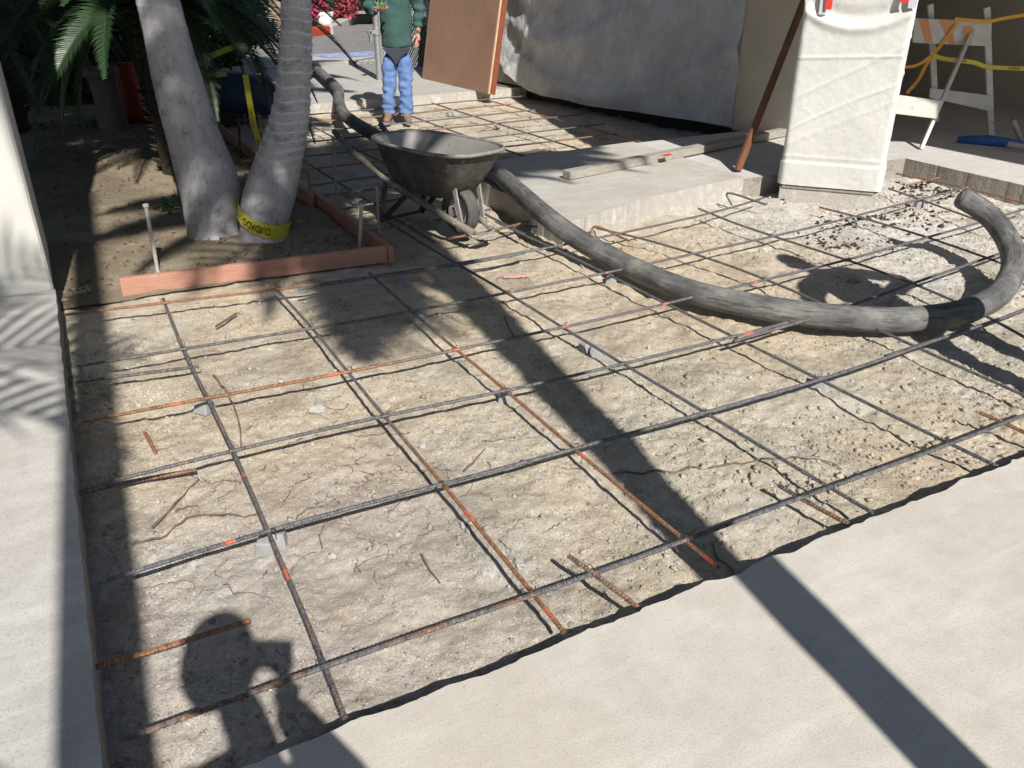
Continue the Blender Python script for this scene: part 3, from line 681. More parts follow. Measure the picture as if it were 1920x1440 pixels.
# dark leaf scraps on the gravel
n_ = 260; uu = []; vv = []
for (x, y, sp, q) in [(1720,352,.12,60),(1600,420,.16,60),(1700,405,.2,70),(1560,455,.13,50),(1500,375,.2,12),(1770,365,.1,30)]:
    g = G(x, y, 0); uu.append(rs.normal(g.x, sp, q)); vv.append(rs.normal(g.y, sp*.8, q))
uu = np.concatenate(uu); vv = np.concatenate(vv); s = .012+.02*rs.uniform(0, 1, len(uu))**2
o = crumbs('dark_crumbs', np.stack([uu, vv, dirt_z(uu, vv)+.004], -1), s*.8, np.ones((len(uu), 3)), M('black_crumb', (.03, .028, .026), (.05, .045, .04), 20, .9, 60, .003, .5), 31)
tag(o, 'scatter of black leaf and asphalt crumbs on pale gravel right of the pillar', 'debris', kind='stuff')

# ---------------------------------------------------------------- planter form boards and stakes
def board(name, a, b_, w, h, z0, mat, label, cat='board'):
    m = MB(); m.beam((a[0], a[1], z0+h/2), (b_[0], b_[1], z0+h/2), w, h); return tag(m.build(name, mat, bevel=.003), label, cat)
board('form_board', (.17, 4.84), (1.655, 4.70), .038, .10, 0., MT['board'], 'pinkish new wooden form board along the front of the planting bed')
board('form_board', (1.675, 4.67), (1.648, 6.35), .038, .10, 0., MT['board_y'], 'reddish form board running back from the planter front corner')
board('form_board', (1.605, 6.1), (1.585, 9.6), .038, .11, 0.0, MT['board_y'], 'rear form board of the planting bed, partly behind the right palm trunk')
def stake(bp, tp, r, mat, label, z=.0, grp='steel form stakes round the planting bed'):
    P0 = G(bp[0], bp[1], z); T = OP(tp[0], tp[1], P0)
    b = MB(); b.tube([P0-Vector((0, 0, .05)), P0+(T-P0)*.97, T], [r, r, r*.9], 8); b.tube([T-(T-P0).normalized()*.012, T+(T-P0).normalized()*.004], r*1.5, 8)
    return tag(b.build('form_stake', mat), label, 'stake', grp)
stake((297,516), (273,384), .011, MT['stake_light'], 'leftmost pale stake standing behind the front planter board')
stake((672,470), (678,383), .012, MT['stake_light'], 'short pale stake just inside the planter front corner')
stake((711,465), (706,350), .009, MT['stake'], 'thin dark stake just outside the planter front corner')
stake((633,418), (625,257), .009, MT['stake'], 'tall thin stake beside the side board, second from the corner')
stake((582,378), (570,240), .009, MT['stake'], 'thin stake close to the right palm trunk')
stake((452,300), (446,215), .010, MT['blackmetal'], 'dark stake left of the hanging yellow tape')
stake((487,305), (481,210), .010, MT['blackmetal'], 'dark stake right of the hanging yellow tape')

# ---------------------------------------------------------------- concrete pump hose
def hosemat():
    m, nt, p = newmat('hose_rubber')
    a = noise(nt, 5, 6, .7); f = noise(nt, 30, 6, .72); st = noise(nt, 70, 4, .7)
    atv = nt.nodes.new('ShaderNodeAttribute'); atv.attribute_name = 'along'
    for q_ in (f, st): nt.links.new(atv.outputs['Vector'], q_.inputs['Vector'])
    c = ramp(nt, a.outputs['Fac'], [(.3, (.06, .06, .062)), (.52, (.12, .12, .12)), (.72, (.26, .25, .22))]).outputs[0]
    c = mixc(nt, ramp(nt, f.outputs['Fac'], [(.50, 0), (.68, .55)]).outputs[0], c, (.30, .29, .26))
    c = mixc(nt, ramp(nt, st.outputs['Fac'], [(.54, 0), (.62, .75)]).outputs[0], c, (.045, .045, .05))
    nt.links.new(c, p.inputs['Base Color']); p.inputs['Roughness'].default_value = .8
    b0 = bump(nt, p, f.outputs['Fac'], .5, .006); bump(nt, p, st.outputs['Fac'], .5, .002, b0); return m
MT['hose'] = hosemat()
HR = .063
hp = [((592,128),.22),((612,147),.21),((634,168),.21),((635,190),.21),((646,215),.19),((680,240),.17),((722,262),.16),((800,290),.16),((870,306),.2),((930,325),.225),((975,362),.225),((1030,410),.20),((1090,452),.13),((1180,500),.09),((1300,548),.09),((1450,580),.09),((1600,597),.09),((1700,599),.09),((1800,586),.09),((1868,556),.10),((1899,508),.14),((1895,462),.20),((1868,418),.27),((1836,390),.33),((1806,372),.38)]
HP = catmull([tuple(G(x, y, z)) for (x, y), z in hp], .035)
hr = empty('pump_hose', (0, 0, 0), label='thick grey concrete-pump hose snaking past the wheelbarrow and looping at right', cat='hose')
b = MB(); b.tube(HP, HR, 20, cap=False)
ho = b.build('hose_body', MT['hose'], hr, smooth=True)
_s = np.concatenate([[0], np.cumsum(np.linalg.norm(np.diff(HP, axis=0), axis=1))]); _a = np.arange(20)*2*PI/20
hv = np.stack([np.repeat(_s, 20)*.10, np.tile(np.cos(_a), len(_s))*.05, np.tile(np.sin(_a), len(_s))*.05], -1)
_at = ho.data.attributes.new('along', 'FLOAT_VECTOR', 'POINT'); _at.data.foreach_set('vector', hv.astype(np.float32).ravel())
T_ = Vector(HP[-1])-Vector(HP[-3]); T_.normalize(); e_ = Vector(HP[-1])
b = MB(); b.tube([e_-T_*.01, e_+T_*.006, e_+T_*.02, e_+T_*.022], [HR*1.0, HR*1.0, HR*.86, HR*.7], 20, cap=False); b.tube([e_+T_*.022, e_-T_*.1], [HR*.7, HR*.7], 20, cap=True); b.build('hose_end', MT['hose'], hr, smooth=True)
s_ = Vector(HP[0]); t_ = (Vector(HP[0])-Vector(HP[3])).normalized()
b = MB(); b.tube([s_-t_*.05, s_+t_*.02, s_+t_*.021, s_+t_*.06, s_+t_*.061, s_+t_*.14], [HR*1.15, HR*1.15, HR*1.4, HR*1.4, HR*1.1, HR*1.1], 16); b.build('coupling', MT['galv'], hr)
b = MB(); b.tube([G(560,150,.2), G(590,126,.22), s_], [HR*1.0, HR, HR], 14); b.build('hose_tail', MT['hose'], hr, smooth=True)

# ---------------------------------------------------------------- wheelbarrow
wb = empty('wheelbarrow', (2.235, 4.87, 0), label='cement-caked wheelbarrow with black tray standing on the rebar, wheel toward camera', cat='wheelbarrow')
FW = Vector((.245, -.97, 0)).normalized(); RW = Vector((FW.y, -FW.x, 0))   # forward, right-hand side
wb.rotation_euler = (0, 0, math.atan2(FW.y, FW.x)-PI/2)
# local: +y forward, +x right; axle at y=0, z=.2 (standing on the bars)
WR = .160; WZ = WR+.055
def lathe(b, prof, axis_c, n=28):
    vs = []; fs = []; m = len(prof)
    for i in range(n):
        a = 2*PI*i/n
        for (x, r) in prof: vs.append((axis_c[0]+x, axis_c[1]+r*math.cos(a), axis_c[2]+r*math.sin(a)))
    for i in range(n):
        for j in range(m-1):
            i2 = (i+1) % n; fs.append((i*m+j, i*m+j+1, i2*m+j+1, i2*m+j))
    b.add(vs, fs)
wh = empty('wheel', (0, 0, WZ)); wh.parent = wb
b = MB(); lathe(b, [(-.028, .10), (-.045, .125), (-.048, .15), (-.036, WR-.004), (-.018, WR), (.018, WR), (.036, WR-.004), (.048, .15), (.045, .125), (.028, .10), (-.028, .10)], (0, 0, 0), 32); b.build('tyre', MT['rubber'], wh, smooth=True)
b = MB(); lathe(b, [(-.026, .101), (-.03, .085), (-.012, .075), (-.012, .02), (-.05, .018), (-.05, .0)], (0, 0, 0)); lathe(b, [(.026, .101), (.03, .085), (.012, .075), (.012, .02), (.05, .018), (.05, 0)], (0, 0, 0)); b.build('rim', MT['barmetal'], wh)
# handles: from in front of the wheel to the grips
for sx in (-1, 1):
    b = MB(); b.tube([(sx*.085, .23, .12), (sx*.13, 0, .18), (sx*.18, -.55, .32), (sx*.215, -1.0, .48), (sx*.225, -1.22, .60)], [.024, .026, .027, .024, .021], 10); b.build('handle', MT['barwood'], wb, smooth=True)
    b = MB(); b.beam((sx*.105, .12, .17), (sx*.115, .055, .46), .035, .012, up=(1, 0, 0)); b.build('tray_brace', MT['barmetal'], wb)
    b = MB(); b.beam((sx*.195, -.62, .33), (sx*.20, -.70, .03), .04, .02, up=(1, 0, 0)); b.beam((sx*.17, -.40, .27), (sx*.20, -.70, .03), .035, .012, up=(1, 0, 0)); b.build('leg', MT['blackmetal'], wb)
    b = MB(); b.box((sx*.075, 0, WZ), (.03, .05, .05)); b.build('axle_bracket', MT['barmetal'], wb)
b = MB(); b.beam((-.20, -.70, .035), (.20, -.70, .035), .035, .012); b.build('foot_bar', MT['blackmetal'], wb)
b = MB(); b.tube([(-.11, .12, .15), (-.10, .235, .10), (-.06, .265, .085), (.06, .265, .085), (.10, .235, .10), (.11, .12, .15)], .010, 8); b.beam((-.10, .245, .095), (.10, .245, .095), .045, .010); b.build('wheel_guard', MT['barmetal'], wb)
wb.scale = (.87, .94, .95)
# tray: lofted rounded rectangles
def rrect(cx, cy, hx, hy, z, n=48, p=3.2, tf=0., tb=0., frontz=0., taper=0.):
    out = []
    for i in range(n):
        a = 2*PI*i/n; c, s = math.cos(a), math.sin(a)
        x = hx*math.copysign(abs(c)**(2/p), c); y = hy*math.copysign(abs(s)**(2/p), s)
        t = (y/hy+1)/2
        out.append((cx+x*(1-taper*(t-.5)), cy+y, z+frontz*t))
    return out
def tray(off, rim):
    secs = []
    prof = [(0, .16, .27, -.36), (.02, .19, .32, -.35), (.10, .225, .40, -.335), (.20, .255, .47, -.32), (.29, .278, .515, -.31), (.315, .292, .53, -.31)]
    for (dz, hx, hy, cy) in prof:
        secs.append(rrect(0, cy+.05, hx-off, hy-off, (.30+dz)+off*.9*(dz == 0), frontz=.03*(dz*2), taper=-.10))
    return secs
outer = tray(0, 1); inner = tray(.006, 1)
n_ = 48; b = MB(); vs = [v for s in outer for v in s]; fs = []
for i in range(len(outer)-1):
    for k in range(n_): k2 = (k+1) % n_; fs.append((i*n_+k, i*n_+k2, (i+1)*n_+k2, (i+1)*n_+k))
fs.append(tuple(range(n_))[::-1]); b.add(vs, fs)
top = outer[-1]
tr = b.build('tray', MT['tray'], wb, smooth=True)
b = MB(); vs = [v for s in inner for v in s]; fs = []
for i in range(len(inner)-1):
    for k in range(n_): k2 = (k+1) % n_; fs.append((i*n_+k, (i+1)*n_+k, (i+1)*n_+k2, i*n_+k2))
fs.append(tuple(range(n_))); b.add(vs, fs); b.build('tray_lining', MT['tray_in'], wb, smooth=True)
b = MB(); lip = [Vector(p_) for p_ in top]; c0 = Vector((0, -.2, .7)); ringp = [p_ + (Vector((p_.x, p_.y+.2, 0)).normalized()*.012) for p_ in lip]
b.tube(ringp+[ringp[0], ringp[1]], .013, 8, cap=False); b.build('rolled_rim', M('rim_steel', (.14, .13, .12), (.30, .29, .27), 14, .7, 60, .003, .6), wb, smooth=True)

# ---------------------------------------------------------------- lumber, panel, stick
b = MB(); a_ = G(1062,327,.19); b.beam((a_.x, a_.y, .186), (6.15, 6.02, .176), .09, .062); o = b.build('lumber_board', MT['greywood'], bevel=.003); tag(o, 'long weathered grey board lying across the walkway slab', 'board')
g = G(1250,290,.22); b = MB(); b.beam((g.x-.045, g.y-.012, .2185), (g.x+.045, g.y+.005, .2185), .05, .002); b.build('red_mark', MT['redtape'], o)
b = MB(); P0 = G(1383,320,.15); T = OP(1532,-60,P0+Vector((.35, .30, 0))); b.beam(P0, T, .055, .03, up=(0, 1, 0)); tag(b.build('brown_stick', MT['brownwood'], bevel=.002), 'thin dark brown wooden stick leaning beside the wrapped pillar', 'stick')

pn = empty('leaning_panel', G(850,160,.12), label='brown plywood panel leaning on its edge against the sheeted wall', cat='panel')
BL = G(791,147,.12); BR = G(914,176,.12); up_ = Vector((.20, .06, 1)).normalized()
dirb = (BR-BL); nrm = dirb.cross(up_).normalized()
if nrm.dot(FH) > 0: nrm = -nrm
def qbox(b, p, dx, dy, dz):
    vs = [p, p+dx, p+dx+dy, p+dy]; vs = vs+[v_+dz for v_ in vs]
    b.add(vs, [(0,1,2,3),(4,7,6,5),(0,4,5,1),(1,5,6,2),(2,6,7,3),(3,7,4,0)])
off = Vector(pn.location)
Hh = 2.25; tb_ = -nrm*.012
b = MB(); qbox(b, BL-off, dirb, up_*Hh, tb_); b.build('face_board', MT['ply'], pn, bevel=.002)
b = MB(); qbox(b, BR-off-dirb.normalized()*.05+tb_*1.1, dirb.normalized()*.05, up_*Hh, -nrm*.022); b.build('pale_batten', MT['plyedge'], pn)
b = MB(); qbox(b, BR-off-dirb.normalized()*.05+tb_*1.1-nrm*.024, dirb.normalized()*.055, up_*Hh, -nrm*.075); b.build('edge_frame', MT['plyedge2'], pn)
b = MB(); qbox(b, BL-off+tb_*1.1, dirb.normalized()*.05, up_*Hh, -nrm*.09); b.build('edge_frame', MT['plyedge2'], pn)
exec_marker = 2

# ---------------------------------------------------------------- house
hs = empty('house', (6, 7, .13), label='beige stucco house corner behind plastic sheeting, deep in shade', cat='house'); HO = Vector(hs.location)
def wallseg(b, a, c, t, z0, z1, side=1):
    a = Vector((a[0], a[1], 0)); c = Vector((c[0], c[1], 0)); d = (c-a).normalized(); n = Vector((-d.y, d.x, 0))*side*t
    vs = [a, c, c+n, a+n]; b.add([(v.x-HO.x, v.y-HO.y, z0-HO.z) for v in vs]+[(v.x-HO.x, v.y-HO.y, z1-HO.z) for v in vs], [(3,2,1,0),(4,5,6,7),(0,1,5,4),(1,2,6,5),(2,3,7,6),(3,0,4,7)])
W0 = (5.50, 10.9); W1 = (5.96, 6.52); W2 = (6.62, 5.78); W3 = (8.05, 8.0); W4 = (9.1, 9.2); W5 = (9.52, 8.4); W6 = (9.9, 3.2)
for a, c in ((W0, W1), (W1, W2), (W2, W3), (W5, W6)):
    b = MB(); wallseg(b, a, c, .16, -.1 if False else (.15 if a is W0 else .13), 2.9, 1); b.build('wall', MT['beige'], hs)
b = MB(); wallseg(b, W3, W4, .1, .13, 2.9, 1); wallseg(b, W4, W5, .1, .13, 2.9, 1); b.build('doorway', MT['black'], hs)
b = MB(); wallseg(b, (W0[0]+.14, W0[1]), (W1[0]+.14, W1[1]), .05, -.2, .16, 1); b.build('foundation_gap_shade', MT['black'], hs)  # black strip stands in for the shade below the wall
# canopy over the entry
def roofpoly(b, poly, z0, z1): b.prism([(p[0]-HO.x, p[1]-HO.y) for p in poly], z0-HO.z, z1-HO.z)
ZR = 2.72
b = MB(); roofpoly(b, [(4.28, 4.02), (5.2, 3.50), (5.85, 3.30), (6.58, 2.55), (6.6, 1.25), (12, -.5), (13, 12), (6, 12.5), (5.25, 8.0), (4.95, 6.6)], ZR, ZR+.18); b.build('roof', MT['roofm'], hs)
b = MB(); b.tube([(9.86-HO.x, 4.9-HO.y, .42-HO.z), (9.80-HO.x, 4.9-HO.y, .40-HO.z)], .03, 10); 
# sheeting on the long wall
def sheet(name, a, c, z0f, z1, nu, nz, off, amp, mat, parent, folds):
    a = Vector((a[0], a[1], 0)); c = Vector((c[0], c[1], 0)); d = (c-a); L = d.length; dn = d.normalized(); n = Vector((dn.y, -dn.x, 0))
    if n.x > 0: n = -n
    S, T = np.meshgrid(np.linspace(0, 1, nu), np.linspace(0, 1, nz)); s = S*L; z0 = z0f(S); z = z0+(z1-z0)*T
    h = folds(s, z, T)
    P = np.stack([a.x+dn.x*s+n.x*(off+h), a.y+dn.y*s+n.y*(off+h), z], -1)-np.array([HO.x, HO.y, HO.z])
    idx = np.arange(nu*nz).reshape(nz, nu); Ff = np.stack([idx[:-1, :-1], idx[:-1, 1:], idx[1:, 1:], idx[1:, :-1]], -1).reshape(-1, 4)
    return link(name, mesh_np(name, P.reshape(-1, 3), Ff, True), mat, parent)
def plasticmat():
    m, nt, p = newmat('plastic_sheeting'); n = noise(nt, 2.0, 5, .6); f = noise(nt, 14, 5, .65, stretch=(1, 1, .35))
    c = ramp(nt, n.outputs['Fac'], [(.3, (.66, .68, .72)), (.7, (.80, .82, .86))]).outputs[0]
    nt.links.new(c, p.inputs['Base Color']); p.inputs['Roughness'].default_value = .22
    al = ramp(nt, n.outputs['Fac'], [(.3, .60), (.7, .84)]); nt.links.new(al.outputs[0], p.inputs['Alpha'])
    bump(nt, p, ramp(nt, f.outputs['Fac'], [(.40, 0), (.5, 1), (.60, 0)]).outputs[0], .5, .02); return m
MT['plastic'] = plasticmat()
def folds(s, z, T):
    L = 5.; h = .035*np.sin(s*7+z*2.2+1.4*fbm(s, z, 3, 2))*np.clip(1.2-s/2.2, 0, 1)
    # swags hanging from the upper far corner, sagging towards the hem
    q = z-.25-.30*(s-1.9)**2*.45; h = h+.05*np.exp(-(q/.10)**2)*np.clip(s/1.2, 0, 1)
    q2 = z-.75-.22*(s-1.2)**2; h = h+.05*np.exp(-(q2/.13)**2)
    q3 = z-1.25-.5*(s-.8)**2; h = h+.06*np.exp(-(q3/.12)**2)
    q4 = (z-.2)-1.05*(s-.15)**1; h = h+.04*np.exp(-(q4/.09)**2)*np.clip(1.6-s, 0, 1)
    h = h+.024*fbm(s*2.5, z*2.5, 4, 6)+.022*(.25-np.abs(fbm(s*5+z*3, z*4-s*2, 3, 12)))+.010*(.2-np.abs(fbm(s*13+z*9, z*9-s*5, 3, 14)))
    h = h+.05*np.clip(1-T*6, 0, 1)*np.abs(np.sin(s*2.3))
    return h+.04
sheet('plastic_sheeting', (5.50, 10.55), (5.965, 6.47), lambda S: .13+.30*np.exp(-((S-.0)/.10)**2)-.05*np.sin(S*5)*S, 2.6, 190, 120, .02, .1, MT['plastic'], hs, folds)
b = MB(); ev = Vector((5.93-HO.x, 7.55-HO.y, .62-HO.z)); b.box(ev+Vector((-.12, 0, 0)), (.05, .10, .10)); b.build('outlet_cover', MT['black'], hs, bevel=.01)
b = MB(); b.tube([(9.70-HO.x, 5.9-HO.y, .62-HO.z), (9.62-HO.x, 5.9-HO.y, .60-HO.z)], .06, 12); b.build('pipe_stub', MT['black'], hs)

# ---------------------------------------------------------------- wrapped pillar
pp = empty('wrapped_pillar', (5.2, 4.6, 0), label='square porch pillar wrapped in white sheeting with red tape near the top', cat='pillar'); PO = Vector(pp.location)
c1 = Vector((4.80, 4.66, 0)); c2 = Vector((5.25, 4.13, 0)); dx_ = (c2-c1); wd = dx_.length; dx_.normalize(); bk = Vector((-dx_.y, dx_.x, 0))
if bk.y < 0: bk = -bk
dep = .56
b = MB(); qbox(b, c1-PO+dx_*.0+Vector((0, 0, -.1)), dx_*wd, bk*dep, Vector((0, 0, .215))); b.build('concrete_base', MT['broken'], pp, bevel=.006)
b = MB(); qbox(b, c1-PO-bk*.012+dx_*.02+Vector((0, 0, .105)), dx_*(wd-.05), bk*.03, Vector((0, 0, .018))); b.build('wood_strip', MT['greywood'], pp)
def wrapface(name, o, dx, W, n, z0, z1, nu, nz, fn, mat, lean=0):
    S, T = np.meshgrid(np.linspace(0, 1, nu), np.linspace(0, 1, nz)); s = S*W; z = z0+(z1-z0)*T; h = fn(s, z)
    P = np.stack([o.x+dx.x*s+n.x*h, o.y+dx.y*s+n.y*h, z], -1)-np.array(PO); return P, nu, nz
# closed wrap: loop round the square column, displaced by creases
nper = 240; nz = 260; per = []
cw = [c1, c1+dx_*wd, c1+dx_*wd+bk*dep, c1+bk*dep]
Ls = [wd, dep, wd, dep]; dirs = [dx_, bk, -dx_, -bk]; nrs = [-bk, dx_, bk, -dx_]; tot = sum(Ls)
Vw = []
ss = np.linspace(0, tot, nper, endpoint=False); zz = np.concatenate([np.linspace(.13, .33, 24)[:-1], np.linspace(.33, 2.72, nz)])
Pw = np.zeros((len(zz), nper, 3))
for j, s in enumerate(ss):
    k = 0; q = s
    while q > Ls[k]: q -= Ls[k]; k += 1
    base = cw[k]+dirs[k]*q; nn = nrs[k]
    rr = min(q, Ls[k]-q); rnd = -.012*max(0, 1-rr/.025)**2
    f = q/Ls[k]
    z = zz
    h = rnd+.012
    x = q if k == 0 else q+k*3.1
    cre = .006*np.exp(-((z-.52-.62*x*(1-.25*x))/.013)**2) + .006*np.exp(-((z-.74-.55*x)/.02)**2) + .007*np.exp(-((z-1.02-.05*x)/.009)**2) + .004*np.exp(-((z-.42-.5*x)/.02)**2)
    sag = .020*np.exp(-((z-(1.22+.9*(x-wd*.5)**2))/.035)**2) - .018*np.exp(-((z-(1.30+.9*(x-wd*.5)**2))/.05)**2)
    h = h + cre + (sag if k == 0 else 0) + .006*fbm(x*5+k*7+0*z, z*4, 3, 5) + .0022*fbm(x*40+0*z, z*40, 3, 9)
    h = h + np.where(z < .30, .012, 0) + .004*np.exp(-((z-.34)/.01)**2)
    Pw[:, j, 0] = base.x+nn.x*h-PO.x; Pw[:, j, 1] = base.y+nn.y*h-PO.y
    Pw[:, j, 2] = z
idx = np.arange(len(zz)*nper).reshape(len(zz), nper); nx_ = np.roll(idx, -1, axis=1)
Ff = np.stack([idx[:-1], nx_[:-1], nx_[1:], idx[1:]], -1).reshape(-1, 4)
link('white_wrap', mesh_np('white_wrap', Pw.reshape(-1, 3), Ff, True), MT['wrap'], pp)
for k_, (xx, zt, w_) in enumerate([(.13, 1.335, .045), (.60, 1.385, .05)]):
    b = MB(); o_ = c1-PO-bk*.048+dx_*xx+Vector((0, 0, zt)); qbox(b, o_, dx_*w_+Vector((0, 0, .004)), Vector((-.012, -.01, .22)), -bk*.003); b.build('red_tape', MT['redtape'], pp)
    b = MB(); o_ = c1-PO-bk*.034+dx_*(xx-.035+.085*k_)+Vector((0, 0, zt-.03)); qbox(b, o_, dx_*w_, Vector((0, 0, .20)), -bk*.002); b.build('painted_tape_shadow', MT['tapeshade'], pp)  # strip that paints the red tape's shadow onto the wrap

# ---------------------------------------------------------------- white pillar at left
lp = empty('stucco_pillar', (-1, 4.9, .1), label='bright white stucco wall end at the left edge of the photo', cat='wall')
b = MB(); b.add([(-2.6+1, 4.752-4.9, 0), (-.148+1, 4.765-4.9, 0), (-.148+1, 5.7-4.9, 0), (-2.6+1, 5.7-4.9, 0), (-2.6+1, 4.752-4.9, 3.2), (-.148+1, 4.765-4.9, 3.2), (-.148+1, 5.7-4.9, 3.2), (-2.6+1, 5.7-4.9, 3.2)], [(3,2,1,0),(4,5,6,7),(0,1,5,4),(1,2,6,5),(2,3,7,6),(3,0,4,7)])
b.build('wall', MT['stucco'], lp, bevel=.012)

# ---------------------------------------------------------------- palms
def frond_mesh(name, L, n, leaf, w, droop=.25, curl=.3, seed=0, tilt=.9, stub=.15):
    """feather leaf along +x: rachis and two rows of narrow leaflets"""
    r_ = random.Random(seed); b = MB()
    def ax(t): x = L*t; return Vector((x*(1-.10*t*t), 0, L*(.35*t-droop*2.0*t*t)))
    pts = [ax(i/10) for i in range(11)]; b.tube(pts, [.010*L*(1-.8*i/10)*.9+.002 for i in range(11)], 4)
    for i in range(n):
        t = stub+(1-stub)*(i+.5)/n; p = ax(t); tg = (ax(min(1, t+.02))-ax(t-.02)).normalized(); side0 = Vector((0, 1, 0)); upv = tg.cross(side0)*-1
        if upv.z < 0: upv = -upv
        ll = leaf*math.sin(PI*min(1, .18+.80*t))**.7*(.85+r_.random()*.3)
        for sd_ in (-1, 1):
            fwd = .35+.75*t
            d = (side0*sd_*1.0+tg*fwd+upv*(tilt*.35+r_.uniform(-.08, .08))).normalized()
            q0 = p; q1 = p+d*ll*.55; d2 = (d+Vector((0, 0, -curl-r_.uniform(0, .3)))).normalized(); q2 = q1+d2*ll*.45
            wv = tg*(w*.5); b.add([q0-wv, q0+wv, q1+wv, q1-wv, q2], [(0,1,2,3), (3,2,4)])
    me = bpy.data.meshes.new(name); me.from_pydata(b.v, [], b.f); me.update(); return me
def place_fronds(parent, c, meshes, n, mat, r_, el=(-.3, 1.1), az=None, sc=(.85, 1.1), name='frond', rings=None):
    for i in range(n):
        me = meshes[i % len(meshes)]
        if not me.materials: me.materials.append(mat)
        o = bpy.data.objects.new(name, me); COL.objects.link(o); o.parent = parent
        a = (i*2.39996+r_.uniform(-.25, .25)) if az is None else r_.uniform(*az); e = el[0]+(el[1]-el[0])*((i+.5)/n); s = r_.uniform(*sc)
        o.location = c; o.rotation_euler = (r_.uniform(-.3, .3), -e, a); o.scale = (s, s, s)
palmF = [frond_mesh('palm_frond', 2.3, 64, .55, .040, .30, .45, k) for k in range(3)]
palmL = [frond_mesh('palm_frond', 1.7, 54, .45, .040, .30, .45, 20+k) for k in range(2)]
palmS = [frond_mesh('palm_frond', 1.7, 15, .62, .055, .22, .25, 30+k) for k in range(3)]
def trunkmat(name, lite, dark):
    m, nt, p = newmat(name); a = noise(nt, 3.0, 5, .6); f = noise(nt, 22, 6, .7, stretch=(1, 1, .22)); s = noise(nt, 60, 4, .7)
    c = ramp(nt, a.outputs['Fac'], [(.3, dark), (.7, lite)]).outputs[0]
    c = mixc(nt, ramp(nt, f.outputs['Fac'], [(.50, 0), (.72, .6)]).outputs[0], c, tuple(x*.55 for x in dark))
    c = mixc(nt, ramp(nt, s.outputs['Fac'], [(.58, 0), (.70, .6)]).outputs[0], c, (.10, .085, .075))
    sp = noise(nt, 8, 6, .8); c = mixc(nt, ramp(nt, sp.outputs['Fac'], [(.53, 0), (.66, .75)]).outputs[0], c, (.15, .135, .13))
    at = nt.nodes.new('ShaderNodeAttribute'); at.attribute_name = 'ring'
    c = mixc(nt, at.outputs['Fac'], c, tuple(min(1, x*1.45) for x in lite))
    nt.links.new(c, p.inputs['Base Color']); p.inputs['Roughness'].default_value = .9
    b0 = bump(nt, p, f.outputs['Fac'], .6, .006); bump(nt, p, s.outputs['Fac'], .5, .003, b0); return m
MT['trunk'] = trunkmat('palm_bark', (.52, .51, .53), (.36, .35, .37))
def palm(label, base, left, right, top_h, nf, seed, ring0, lean2=(0, 0), meshes=palmF, el=(-.5, 1.2), ringstep=.062, az=None):
    r_ = random.Random(seed); P0 = Vector(base)
    root = empty('palm_tree', P0, label=label, cat='palm tree', group='pair of pale palms in the planting bed')
    ys = sorted(set([p[1] for p in left])); C_ = []
    for y in np.linspace(max(p[1] for p in left), min(p[1] for p in left), 24):
        xl = np.interp(y, [p[1] for p in left], [p[0] for p in left]); xr = np.interp(y, [p[1] for p in right], [p[0] for p in right])
        a = OP(xl, y, P0); c = OP(xr, y, P0); m = (a+c)/2; C_.append((m.z, m.x, m.y, (c-a).length/2))
    C_ = np.array(C_); C_ = C_[np.argsort(C_[:, 0])]
    zt = C_[-1, 0]; sl = (C_[-1, 1:3]-C_[-6, 1:3])/(C_[-1, 0]-C_[-6, 0])
    z = np.arange(C_[0, 0]-.12, top_h, .0075); X = np.interp(z, C_[:, 0], C_[:, 1]); Y = np.interp(z, C_[:, 0], C_[:, 2]); R = np.interp(z, C_[:, 0], C_[:, 3])
    up = np.clip(z-zt, 0, None); X += sl[0]*up*(1-.10*up) ; Y += sl[1]*up
    for _ in range(25): X[1:-1] = (X[:-2]+X[2:]+X[1:-1])/3; Y[1:-1] = (Y[:-2]+Y[2:]+Y[1:-1])/3; R[1:-1] = (R[:-2]+R[2:]+R[1:-1])/3
    m = 72; ang = np.arange(m)*2*PI/m
    A_, Zg = np.meshgrid(ang, z); tiltz = Zg+.018*np.cos(A_+1.2)+.008*np.sin(3*A_+Zg*3)
    ph = np.cumsum(np.ones(2))
    ph = (tiltz/ringstep+1.1*fbm(Zg*2.2, Zg*0, 2, seed)) % 1.0
    amt = np.clip((Zg-ring0)/.25, 0, 1)
    ring = np.exp(-((ph-.5)/.07)**2); step = (ph-.5)*.004
    Rg = R[:, None]*(1+.02*fbm(np.cos(A_)*2+5, Zg*3+np.sin(A_)*2, 3, seed))+amt*(.45+1.1*np.clip(vnoise(A_*1.6+7, Zg*7, 31)+.5, 0, 1))*(ring*.007-step*2.2)+.004*fbm(np.cos(A_)*9, np.sin(A_)*9+Zg*10, 3, seed+3)
    flare = np.clip(1-(Zg-z[0])/.22, 0, 1)**2*.02; Rg = Rg+flare
    Pt = np.stack([X[:, None]+Rg*np.cos(A_)-P0.x, Y[:, None]+Rg*np.sin(A_)-P0.y, Zg-P0.z], -1)
    idx = np.arange(len(z)*m).reshape(len(z), m); nxt = np.roll(idx, -1, axis=1)
    me = mesh_np('trunk', Pt.reshape(-1, 3), np.stack([idx[:-1], nxt[:-1], nxt[1:], idx[1:]], -1).reshape(-1, 4), True)
    a = me.attributes.new('ring', 'FLOAT', 'POINT'); a.data.foreach_set('value', (ring*amt*.8*(.4+vnoise(A_*3, Zg*8, 3)+.5)).astype(np.float32).ravel())
    link('trunk', me, MT['trunk'], root)
    crown = Vector((X[-1]-P0.x, Y[-1]-P0.y, z[-1]-P0.z)); place_fronds(root, crown, meshes, nf, MT['palm'], r_, el, az)
    fn = lambda zz_: (float(np.interp(zz_, z, X)), float(np.interp(zz_, z, Y)), float(np.interp(zz_, z, R)))
    return root, fn
